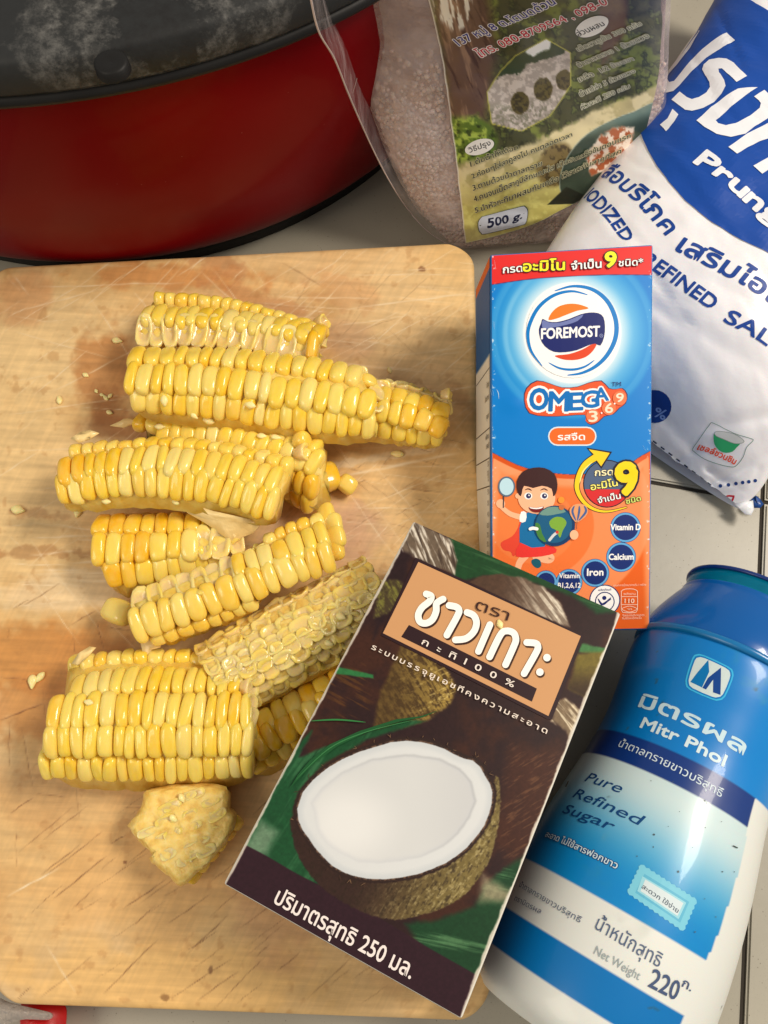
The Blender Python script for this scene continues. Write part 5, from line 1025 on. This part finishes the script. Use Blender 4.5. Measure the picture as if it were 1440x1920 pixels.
    for k, p in enumerate(rimo):
        for q in range(5): a_ = q / 5 * 2 * math.pi; V.append(p + np.array([math.cos(a_), 0, math.sin(a_)]) * .028)
        if k: Fc += [[(k - 1) * 5 + q, (k - 1) * 5 + (q + 1) % 5, k * 5 + (q + 1) % 5, k * 5 + q] for q in range(5)]
    mesh_obj('film_seam', V, Fc, seam, root)
    fold = Surf(G, np.linspace(0, 10, ns + 8), np.linspace(0, 13, nt), np.array([0, -.6, .8]))
    cr = Print(fold, .2, .02)
    for pts, w_ in (([(620, 0), (635, 40), (655, 75), (670, 92)], 1.3), ([(670, 92), (672, 130), (660, 175)], 1.1), ([(672, 92), (690, 78), (665, 50), (640, 32)], 1.0), ([(670, 140), (690, 190), (710, 240), (735, 285)], 1.0)): cr.stroke(pts, w_, (186, 168, 160), taper=True)
    cr.build('film_creases', film_mat if False else M_INK, root)
    # paper label laid over the front
    Lp = spline([(798, -40), (809, 10), (821, 65), (834, 140), (847, 226), (858, 320), (867, 400), (874, 447)], 6); Rp = spline([(1236, -40), (1234, 20), (1232, 80), (1228, 130), (1214, 200), (1196, 265), (1165, 320), (1132, 345)], 6); nb, na = 240, 220
    P = np.zeros((na, nb, 3)); bb = np.linspace(0, 1, nb); aa = np.linspace(0, 1, na)
    for j, t in enumerate(bb):
        k = t * (len(Lp) - 1); l = np.array([np.interp(k, np.arange(len(Lp)), Lp[:, q]) for q in (0, 1)]); r = np.array([np.interp(k, np.arange(len(Rp)), Rp[:, q]) for q in (0, 1)])
        for i in range(0, na):
            a_ = aa[i]; x, y = l + (r - l) * a_; y += math.sin(a_ * math.pi) * 14 * t - 0 * a_; P[i, j] = S_.xyz([S_.uv(x, y)], .2)[0] if i % 6 == 0 or i == na - 1 else 0
        idx = [i for i in range(na) if i % 6 == 0 or i == na - 1]
        for q in range(3): P[:, j, q] = np.interp(np.arange(na), idx, P[idx, j, q])
    P = (P + np.roll(P, 1, 1) + np.roll(P, -1, 1)) / 3 if False else P
    for _ in range(6):
        Q = P.copy(); Q[1:-1, 1:-1] = (P[:-2, 1:-1] + P[2:, 1:-1] + P[1:-1, :-2] + P[1:-1, 2:]) / 4; P = Q
    px, py = proj(P)
    def paint(X, Y):
        c = np.ones(X.shape + (3,)) * np.array([66, 66, 40.]); n1 = fbm(X, Y, 30, 81, 5); n2 = fbm(X, Y, 12, 82, 4)
        c = mixc(c, (104, 112, 52), sm(.48, .66, n1)); c = mixc(c, (34, 36, 22), sm(.5, .66, n2) * .8); c = mixc(c, (128, 140, 66), sm(.62, .72, n2) * .5)
        m = 1 - sm(-14, 14, sd_poly(X, Y, [(810, -60), (900, -60), (930, 90), (915, 200), (905, 240), (845, 235)])); c = mixc(c, (92, 70, 58), m); c = mixc(c, (140, 112, 90), m * sm(.52, .68, fibre(X, Y, 1.35, 9, 83, 8)) * .7); c = mixc(c, (58, 38, 32), m * sm(.55, .7, fibre(X, Y, 1.1, 8, 84, 8)) * .7)
        m = 1 - sm(-6, 6, sd_poly(X, Y, [(800, -40), (890, -40), (880, 50), (850, 60), (818, 30)])); c = mixc(c, (206, 204, 192), m * sm(.5, .6, fibre(X, Y, 1.45, 7, 85, 9)) * .9)
        m = 1 - sm(-6, 8, sd_poly(X, Y, [(1120, -60), (1180, -60), (1172, 60), (1130, 120)])); c = mixc(c, (82, 48, 38), m * .8)
        d = sd_poly(X, Y, [(835, 300), (900, 296), (1000, 268), (1100, 215), (1240, 160), (1250, 420), (840, 470)]); m = 1 - sm(-6, 6, d + (n2 - .5) * 14); c = mixc(c, (188, 176, 138), m); c = mixc(c, (146, 136, 96), m * sm(.48, .62, n1) * .8)
        m = 1 - sm(-8, 8, sd_poly(X, Y, [(840, 222), (895, 215), (930, 250), (925, 290), (845, 312)]) + (n2 - .5) * 18); c = mixc(c, (82, 102, 38), m); c = mixc(c, (146, 164, 70), m * sm(.52, .64, n2)); c = mixc(c, (36, 44, 18), m * sm(.55, .7, fbm(X, Y, 9, 86)) * .8)
        m = sm(300, 410, Y + (X - 900) * .25); c = mixc(c, (170, 164, 84), m * .75); c = mixc(c, (198, 196, 120), m * sm(.5, .66, fbm(X, Y, 9, 88)) * .5)
        m = 1 - sm(-6, 6, sd_poly(X, Y, spline([(1012, 300), (1030, 275), (1060, 268), (1072, 290), (1062, 340), (1030, 350), (1008, 330)], 3, True))); c = mixc(c, (112, 96, 56), m); c = mixc(c, (70, 58, 34), m * sm(.5, .6, fbm(X, Y, 7, 89)))
        # dark bowl with red food
        bowl = spline([(1050, 340), (1062, 300), (1090, 262), (1130, 235), (1190, 210), (1250, 200), (1250, 380), (1110, 392), (1060, 372)], 3, True); d = sd_poly(X, Y, bowl); c = mixc(c, (150, 162, 150), 1 - sm(-1, 1, np.abs(d) - 1.5)); m = 1 - sm(-1.5, 1.5, d); c = mixc(c, (50, 62, 50), m); c = mixc(c, (96, 114, 104), m * (1 - sm(225, 250, Y + (X - 1150) * .3)))
        m = 1 - sm(-3, 3, sd_poly(X, Y, [(1096, 300), (1120, 262), (1150, 240), (1190, 238), (1180, 290), (1140, 320), (1108, 330)]) + (n2 - .5) * 12); c = mixc(c, (200, 186, 172), m); c = mixc(c, (146, 78, 44), m * sm(.44, .56, fbm(X, Y, 10, 90)))
        m = 1 - sm(-1, 1, sd_poly(X, Y, [(1026, 384), (1062, 350), (1110, 372), (1080, 382)])); c = mixc(c, (30, 34, 26), m)
        # octagon inset photo
        oc = [(913, 173), (938, 134), (966, 105), (1024, 73), (1070, 99), (1070, 160), (1048, 194), (1030, 218), (978, 246), (922, 232)]; d = sd_poly(X, Y, oc); ph = np.ones(c.shape) * np.array([150, 140, 132.]); ph = mixc(ph, (182, 172, 164), sm(.45, .6, fbm(X, Y, 8, 91)))
        ph = mixc(ph, (120, 116, 100), sm(178, 205, Y + (X - 980) * .15) * sm(.46, .6, fbm(X, Y, 5, 92))); tree = 152 - (X - 915) * .36 + (fbm(X, Y, 14, 93) - .5) * 26; ph = mixc(ph, (52, 62, 36), 1 - sm(-2, 2, Y - tree)); ph = mixc(ph, (226, 232, 234), 1 - sm(-3, 3, sd_poly(X, Y, [(985, 98), (1010, 68), (1035, 72), (1028, 90), (1000, 108)]) + (n2 - .5) * 10))
        for x, y, r in ((975, 193, 19.5), (1018, 168, 20.5), (1058, 150, 18)):
            dd = np.hypot((X - x) / .88, (Y - y) / 1.1); ph = mixc(ph, (86, 76, 40), 1 - sm(r - 1.5, r + 1, dd + (fbm(X, Y, 6, 94) - .5) * 4)); ph = mixc(ph, (52, 44, 26), (1 - sm(r - 4, r, dd)) * sm(.45, .6, fbm(X, Y, 5, 95)) * .8)
        c = np.where((d < 0)[..., None], ph, c); c = mixc(c, (160, 156, 70), 1 - sm(.4, 1.4, np.abs(d)))
        c = c * 1.22
        e = np.minimum(np.arange(na), 1e9)[:, None] * np.ones(nb)[None]; c = mixc(c, (236, 230, 222), 1 - sm(.6, 1.6, e)); e2 = (nb - 1 - np.arange(nb))[None] * np.ones(na)[:, None]; c = mixc(c, (214, 216, 180), 1 - sm(.5, 1.5, e2)); return c
    lm = col_material('label paper', .3, Coat_Weight=.3, Coat_Roughness=.2); fast_grid('paper_label', P, lm, root, lin(np.clip(paint(px, py), 0, 255)))
    LS = Surf(P, np.linspace(0, 7.4, na), np.linspace(0, 10.5, nb), np.array([0, -.6, .8])); WO = (240, 236, 230); BK = (34, 32, 26)
    q = Print(LS, .3, .012); Z = lambda x, y: (820 + x / 3.2727, y / 3.2727); Y_ = lambda x, y: (820 + x / 3.2727, 220 + y / 3.2727)
    q.text('137 หมู่ 8 ต.โตนดด้วน', Z(135, 280), Z(730, 20), 15, (60, 58, 140), .012, f1=1, outline=(.06, WO)); q.text('โทร. 080-8709564 , 098-0', Z(262, 355), Z(1050, 20), 14.5, (196, 44, 62), .012, outline=(.06, WO))
    q.disc(*Z(948, 160), 33, WO, ry=17, rot=-.42); q.text('ส่วนผสม', Z(868, 222), Z(1030, 150), 11, BK, .01)
    for s_, a_, b_ in (('เม็ดสาคูต้น 300 กรัม', (868, 312), (1255, 150)), ('น้ำตาลทราย 1 ถ้วยตวง', (872, 410), (1300, 225)), ('เกลือ  1/2 ช้อนชา', (872, 500), (1205, 365)), ('น้ำเปล่า 5 ถ้วยตวง', (878, 590), (1215, 440)), ('หัวกะทิ 250 กรัม', (884, 670), (1180, 535))): q.text(s_, Z(*a_), Z(*b_), 9.5, BK, .0, outline=(.085, (214, 212, 186)))
    q.disc(*Y_(258, 178), 28, WO, ry=14, rot=-.3); q.text('วิธีปรุง', Y_(195, 215), Y_(328, 165), 10, BK, .01)
    for s_, a_, b_ in (('1.ต้มน้ำให้เดือด', (205, 298), (495, 190)), ('2.ค่อยๆใส่สาคูลงไป คนตลอดเวลา', (215, 372), (825, 112)), ('3.ตามด้วยน้ำตาลทราย', (220, 445), (640, 290)), ('4.คนจนเม็ดสาคูมีลักษณะใส เป็นอันเสร็จขั้นตอนแรก', (228, 512), (1180, 120)), ('5.นำหัวกะทิมาผสมกับเกลือ ไว้ราดกับสาคูที่สุก', (235, 580), (1120, 215))): q.text(s_, Y_(*a_), Y_(*b_), 9.5, BK, .012, outline=(.05, (214, 210, 170)))
    pl = [Y_(*p) for p in [(252, 640), (270, 610), (300, 598), (505, 545), (535, 545), (550, 565), (550, 600), (540, 640), (510, 655), (300, 705), (270, 700), (255, 680)]]; q.poly([((x - 943) * 1.03 + 943, (y - 411) * 1.06 + 411) for x, y in pl], (60, 70, 60), 3); q.poly(pl, (206, 212, 226), 3); q.text('500 g.', Y_(308, 672), Y_(515, 615), 15, (28, 34, 66), .03)
    q.build('label_lettering', M_INK, root); settle(root)
sago()

# ------------------------------------------------------------------ sugar bottle
def bottle():
    RZ = 3.12; A0 = at(1172, 1692, RZ); A1 = at(1352, 1262, RZ); ax = unit(A1 - A0); base = A0 - ax * 3.75; side = unit(np.cross(ax, [0, 0, 1])); up = np.array([0, 0, 1.])
    root = thing('sugar_bottle', 'blue and white plastic sugar bottle with blue cap, lying at the lower right', 'bottle', tuple(map(float, (A0 + A1) / 2 * np.array([1, 1, 0]))))
    prof = spline(np.array([(0, .0), (.0, 2.2), (.12, 2.62), (.5, 2.92), (1.2, 3.06), (2.4, 3.1), (3.6, 3.06), (4.8, 2.96), (6.0, 2.8), (7.2, 2.62), (8.2, 2.54), (9.2, 2.58), (10.1, 2.66), (10.8, 2.68), (11.15, 2.6), (11.3, 2.45)], float), 6); prof[:, 1] = np.maximum(prof[:, 1], 0)
    nt = 280; th = np.linspace(-math.pi, math.pi, nt)   # 0 faces up, positive to the right/near side
    def rev(pr, n=nt, t=None):
        t = th if t is None else t; d = np.cos(t)[:, None] * up + np.sin(t)[:, None] * side; return base[None, None] + ax[None, None] * pr[None, :, :1] + d[:, None] * pr[None, :, 1:2]
    # resample the profile finely
    d = np.r_[0, np.cumsum(np.hypot(*np.diff(prof, axis=0).T))]; ss = np.linspace(0, d[-1], 260); pf = np.stack([np.interp(ss, d, prof[:, k]) for k in (0, 1)], 1); G = rev(pf)
    Sf = Surf(G, th * 2.9, ss, up)
    Sf.Nn = -Sf.Nn if ((Sf.Nn * (G - (base + ax * 5))).sum(-1).mean() < 0) else Sf.Nn
    V = lambda pts: float(np.mean([Sf.uv(*p)[1] for p in pts]))
    vt = V([(1144, 1366), (1240, 1400), (1342, 1446)]); vb = V([(1120, 1412), (1237, 1456), (1340, 1520)]); vg = V([(1000, 1612), (1144, 1692), (1260, 1775)]); v2 = V([(970, 1705), (1125, 1816), (1240, 1890)]); v3 = V([(945, 1780), (1060, 1872)])
    ue = [Sf.uv(*p) for p in [(1412, 1507), (1398, 1576), (1383, 1640), (1345, 1755), (1318, 1814)]]; ue = sorted([(q[1], q[0]) for q in ue]); uev = np.array([q[0] for q in ue]); ueu = np.array([q[1] for q in ue])
    U, Vv = np.meshgrid(Sf.U, Sf.V, indexing='ij'); c = np.ones(U.shape + (3,)) * np.array([222, 224, 218.])
    grad = np.clip((vb - Vv) / (vb - vg), 0, 1); gcol = mixc(np.ones(c.shape) * np.array([196, 216, 218.]), (8, 132, 200), sm(.12, .95, grad + (0.10) * (1 - sm(-4, 2, U))))
    inl = ((U < np.interp(Vv, uev, ueu)) & (Vv > v3) & (Vv < vt)); c = np.where((inl & (Vv < vb) & (Vv > vg))[..., None], gcol, c); c = np.where((inl & (Vv >= vb))[..., None], np.array([14, 52, 122.]), c); c = np.where((inl & (Vv < v2) & (Vv > v3))[..., None], np.array([0, 112, 182.]), c)
    c = np.where((Vv >= vt)[..., None], mixc(np.ones(c.shape) * np.array([0, 116, 190.]), (4, 128, 206), sm(-3, 3, U)), c); n1 = fbm(U * 10, Vv * 10, 14, 121, 5); c = mixc(c, (150, 156, 146), sm(.68, .8, n1) * .2); c = mixc(c, (70, 80, 84), sm(.84, .87, fbm(U * 10, Vv * 10, 4, 122, 3)) * .6)
    bm_ = col_material('bottle plastic', .34, Coat_Weight=.16, Coat_Roughness=.05, Specular_IOR_Level=.35, Subsurface_Weight=.08, Subsurface_Scale=.5); noise_bump(bm_, .8, .05, .1, 3); fast_grid('bottle_body', G, bm_, root, lin(np.clip(c, 0, 255)))
    # cap: translucent skirt, open lip
    cm = material('translucent blue cap', tuple(lin((0, 98, 182))), .25, Transmission_Weight=.25, IOR=1.4, Coat_Weight=.3); lipm = material('thin blue lip', tuple(lin((0, 122, 156))), .2, Transmission_Weight=.45, IOR=1.3); dk = material('dark blue rim', tuple(lin((8, 44, 110))), .25)
    def part(name, pr, mat, n=110):
        pr = np.array(pr, float); t = np.linspace(0, 2 * math.pi, n, endpoint=False); d_ = np.cos(t)[:, None] * up + np.sin(t)[:, None] * side; g = base[None, None] + ax[None, None] * pr[None, :, :1] + d_[:, None] * pr[None, :, 1:2]; return fast_grid(name, g, mat, root, None, True)
    part('cap', spline(np.array([(11.12, 2.4), (11.14, 2.66), (11.3, 2.68), (11.6, 2.62), (12.1, 2.46), (12.6, 2.24), (13.0, 2.04), (13.2, 1.94), (13.22, 1.2), (13.2, 0)]), 4), cm); part('cap_ring', [(11.0, 2.62), (11.0, 2.73), (11.14, 2.75), (11.2, 2.72), (11.2, 2.6)], material('cap ring blue', tuple(lin((10, 110, 170))), .25))
    part('cap_lip', [(13.15, 1.95), (13.35, 1.97), (13.6, 2.0), (13.6, 1.9), (13.4, 1.86), (13.25, 1.84)], lipm); part('lip_rim', [(13.57, 1.88), (13.57, 2.03), (13.62, 2.05), (13.68, 2.03), (13.68, 1.88), (13.62, 1.86), (13.57, 1.88)], dk)
    Z2 = lambda x, y: (900 + x / 2.6667, 1020 + y / 2.6667); Z3 = lambda x, y: (900 + x / 2.6667, 1400 + y / 2.6667); PW = (192, 218, 228); NVY = (18, 70, 124)
    q = Print(Sf, .22, .007)
    lg = [(1082, 552), (1120, 556), (1240, 612), (1266, 640), (1262, 680), (1225, 765), (1195, 782), (1160, 778), (1050, 730), (1028, 700), (1032, 660), (1062, 570)]; q.poly([Z2(*p) for p in lg], (60, 178, 224), 2); q.poly([((x - Z2(1148, 668)[0]) * .93 + Z2(1148, 668)[0], (y - Z2(1148, 668)[1]) * .93 + Z2(1148, 668)[1]) for x, y in [Z2(*p) for p in lg]], (6, 118, 190), 2)
    q.poly([((x - Z2(1148, 668)[0]) * .86 + Z2(1148, 668)[0], (y - Z2(1148, 668)[1]) * .86 + Z2(1148, 668)[1]) for x, y in [Z2(*p) for p in lg]], (200, 216, 216), 2)
    q.poly([Z2(*p) for p in [(1052, 690), (1090, 640), (1142, 580), (1146, 640), (1110, 718)]], (0, 112, 176)); q.poly([Z2(*p) for p in [(1112, 720), (1140, 670), (1205, 618), (1202, 755), (1165, 742), (1166, 678), (1130, 728)]], (16, 66, 140)); q.build('brand_emblem', M_PRINT, root)
    t = Print(Sf, .22, .007)
    t.text('มิตรผล', Z2(792, 812), Z2(1312, 1055), 28, PW, .03, spacing=1.15); t.text('Mitr Phol', Z2(800, 916), Z2(1216, 1112), 22, (206, 226, 232), .035); t.text('น้ำตาลทรายขาวบริสุทธิ์', Z2(690, 1012), Z2(1205, 1268), 16, (206, 222, 232), .0); t.build('brand_lettering', M_PRINT, root)
    s = Print(Sf, .22, .007)
    s.text('Pure', Z3(522, 172), Z3(695, 232), 20, NVY, .008, shear=.2); s.text('Refined', Z3(462, 252), Z3(790, 392), 21, NVY, .008, shear=.2); s.text('Sugar', Z3(408, 330), Z3(652, 420), 20, NVY, .008, shear=.2)
    s.text('สะอาด ไม่ใช้สารฟอกขาว', Z3(325, 450), Z3(682, 612), 12.5, (206, 228, 236), .015, outline=(.07, (24, 60, 120))); GR = (96, 108, 130)
    s.text('น้ำตาลทรายขาวบริสุทธิ์', Z3(196, 700), Z3(500, 882), 11, GR, .0); s.text('ตรามิตรผล', Z3(172, 768), Z3(302, 838), 10, GR, .0); s.text('น้ำหนักสุทธิ', Z3(572, 908), Z3(892, 1104), 27, (84, 100, 128), .0); s.text('Net Weight', Z3(568, 1034), Z3(792, 1168), 17, (152, 164, 168), -.006)
    s.text('220', Z3(838, 1196), Z3(976, 1268), 37, (70, 86, 120), .012); s.text('ก.', Z3(1006, 1196), Z3(1050, 1222), 17, (70, 86, 120), .01); s.build('blue_lettering', M_PRINT, root)
    g = Print(Sf, .22, .007); zg = [(805, 590), (1082, 768), (1015, 920), (738, 728)]; zz = []
    for k in range(4):
        a_, b_ = np.array(zg[k], float), np.array(zg[(k + 1) % 4], float); m = 22 if k % 2 == 0 else 12; nn = unit(np.array([b_[1] - a_[1], a_[0] - b_[0]]))
        for i in range(m): zz.append(tuple(a_ + (b_ - a_) * i / m + nn * (7 if i % 2 else 0)))
    g.poly([Z3(*p) for p in zz], (120, 196, 218)); g.poly([Z3(*p) for p in [(822, 636), (1045, 776), (1000, 880), (776, 730)]], (96, 178, 208)); g.poly([Z3(*p) for p in [(812, 648), (1030, 780), (992, 862), (786, 722)]], (150, 208, 222)); g.poly([Z3(*p) for p in [(826, 664), (1016, 782), (986, 846), (802, 722)]], (206, 220, 224)); g.text('สะดวก ใช้ง่าย', Z3(806, 706), Z3(986, 832), 8.5, (60, 76, 96), .01); g.build('stamp_badge', M_PRINT, root)
    k = Print(Sf, .22, .007); rr = np.random.default_rng(12)
    for x, y, r in ((869, 440, 6), (866, 502, 3), (997, 325, 2.4), (1125, 405, 3), (785, 548, 3), (1210, 625, 4), (990, 625, 5), (965, 175, 2.5), (1122, 270, 4), (855, 172, 2), (1130, 283, 3), (1268, 625, 2.5), (1205, 375, 2.5), (1175, 850, 3), (1120, 760, 2.5), (1072, 925, 3.5), (940, 400, 2), (1060, 505, 2)): k.disc(*Z3(x, y), r / 2.4, (76, 96, 104), ry=r / 2.4 * rr.uniform(.6, 1.3), n=9)
    k.stroke([Z3(1262, 495), Z3(1282, 505)], 2, (60, 70, 70), 0); k.stroke([Z3(446, 178), Z3(434, 204)], 2, (40, 60, 70), 0); k.build('grime_specks', M_PRINT, root); settle(root)
bottle()

# ------------------------------------------------------------------ things peeping out below the board, germs and crumbs
redm = material('red plastic', tuple(lin((176, 14, 14))), .3); noise_bump(redm, 6, .1)
def slab(name, pts, z0, z1, mat, label, cat):
    p = spline(pts, 5, True); n = len(p); V = []; 
    for z, s in ((z0, .97), (z0 + .1, 1), (z1 - .12, 1), (z1, .96)):
        c = p.mean(0); V += [at(*(c + (a - c) * s), z) for a in p]
    Fc = [[k * n + q, k * n + (q + 1) % n, (k + 1) * n + (q + 1) % n, (k + 1) * n + q] for k in range(3) for q in range(n)] + [[3 * n + q for q in range(n)], [q for q in range(n)][::-1]]
    o = mesh_obj(name, V, Fc, mat); c = np.mean(V, 0); me = o.data; o.location = (float(c[0]), float(c[1]), z0); me.transform(Matrix.Translation(-Vector(o.location))); tag(o, label, cat); return o
slab('red_tub', [(45, 1872), (118, 1880), (124, 1930), (122, 2010), (60, 2020), (40, 1950)], .02, 1.1, redm, 'bit of red plastic showing under the bottom left edge of the board', 'tub')
hz = material('crumpled clear plastic', tuple(lin((196, 186, 176))), .2, Transmission_Weight=.5, IOR=1.2); noise_bump(hz, 2, .8, .2)
slab('plastic_wrapper', [(-20, 1868), (20, 1880), (70, 1892), (98, 1900), (92, 1912), (40, 1912), (0, 1925), (-40, 1925)], 1.15, 1.4, hz, 'crumpled clear plastic wrapper on top of the red plastic, bottom left corner', 'wrapper')

bpy.context.view_layer.update(); DG = bpy.context.evaluated_depsgraph_get()
def hit(x, y):
    ok, loc, n, *_ = S.ray_cast(DG, Vector(O), Vector(ray(x, y)).normalized()); return loc, n
def germ_mesh(seed):
    r = np.random.default_rng(seed); bm = bmesh.new(); bmesh.ops.create_icosphere(bm, subdivisions=2, radius=1)
    for v in bm.verts:
        x, y, z = v.co; s = 1 - .38 * (x > 0) * x; v.co = Vector((x, y * s * (.55 + .1 * math.sin(3 * x + seed)), z * .36 * (1 + .2 * math.sin(2 * x + seed)) ))
    for f in bm.faces: f.smooth = True
    me = bpy.data.meshes.new('germ'); bm.to_mesh(me); bm.free(); me.materials.append(M_GERM); return me
GM = [germ_mesh(s) for s in range(4)]
GERMS = [(112, 751, 9, 1.3, 'round corn germ alone at the left of the brown stain'), (161, 704, 7, .5, 'small corn germ left of the long corn piece'), (181, 734, 5, 1, 'tiny crumb at the left end of the crumb cluster on the brown stain'), (192, 741, 5, .3, 'tiny middle crumb of the cluster on the brown stain'), (199, 747, 7, .8, 'lowest and largest crumb of the cluster on the brown stain'), (207, 743, 6, 2.2, 'rightmost crumb of the cluster on the brown stain'), (206, 774, 7, .4, 'small crumb below the cluster of crumbs'), (221, 640, 10, .2, 'corn germ beside the back corn piece'),
         (730, 695, 7, 1.2, 'tiny germ standing on the short corn piece'), (470, 760, 11, .3, 'pointed germ on the near row of the long piece'), (309, 752, 11, 1.5, 'upright oval germ on the near row of the long piece'), (365, 780, 8, .8, 'small germ in the gap under the long piece'), (392, 789, 12, .3, 'large oval germ under the long piece'), (300, 801, 10, .1, 'germ on top of the hidden piece at its left'),
         (491, 819, 10, .1, 'left one of two germs side by side on the curved piece'), (518, 822, 11, .3, 'right one of two germs side by side on the curved piece'), (745, 852, 13, .1, 'oval germ on the board below the short corn piece'), (147, 961, 11, 1.7, 'upright seed husk left of the deep yellow piece'), (35, 957, 13, .2, 'flat germ near the left edge of the board'),
         (62, 1279, 13, 1.5, 'left germ of the pair on the orange brown stain'), (76, 1270, 11, -.9, 'right germ of the pair on the orange brown stain'), (167, 1317, 9, .2, 'tiny germ on the second row of the large slab'), (640, 1158, 12, .6, 'angular crumb on the bare cob'), (617, 1207, 10, .4, 'rounded crumb on the bare cob'), (510, 1217, 9, 1, 'sliver on the bare cob nearest its left end'), (937, 1171, 10, 1.3, 'yellow corn crumb stuck on the brown carton label'),
         (340, 1497, 9, 1, 'crumb on the small cob chunk'), (325, 1535, 9, .6, 'crumb in the middle of the small cob chunk'), (330, 942, 8, .4, 'sliver under the curved piece'), (200, 940, 9, .1, 'sliver on the far row of the deep yellow piece')]
for i, (x, y, r, a, lab) in enumerate(GERMS):
    loc, n = hit(x, y)
    if loc is None: continue
    if n.z < 0: n = -n
    n = (n + Vector((0, 0, 1))).normalized(); o = bpy.data.objects.new('corn_germ', GM[i % 4]); COL.objects.link(o); d = (loc - Vector(O)).length; sc = r / F * d
    t = Vector((math.cos(-a), math.sin(-a), 0)); t = (t - n * t.dot(n)).normalized(); b = n.cross(t)
    o.matrix_world = Matrix.Translation(loc + n * sc * .25) @ Matrix((t, b, n)).transposed().to_4x4() @ Matrix.Diagonal((sc, sc * 1.05, sc, 1)); tag(o, lab or 'tiny pale crumb in the cluster on the brown stain', 'corn crumb', 'corn germs and crumbs scattered about')
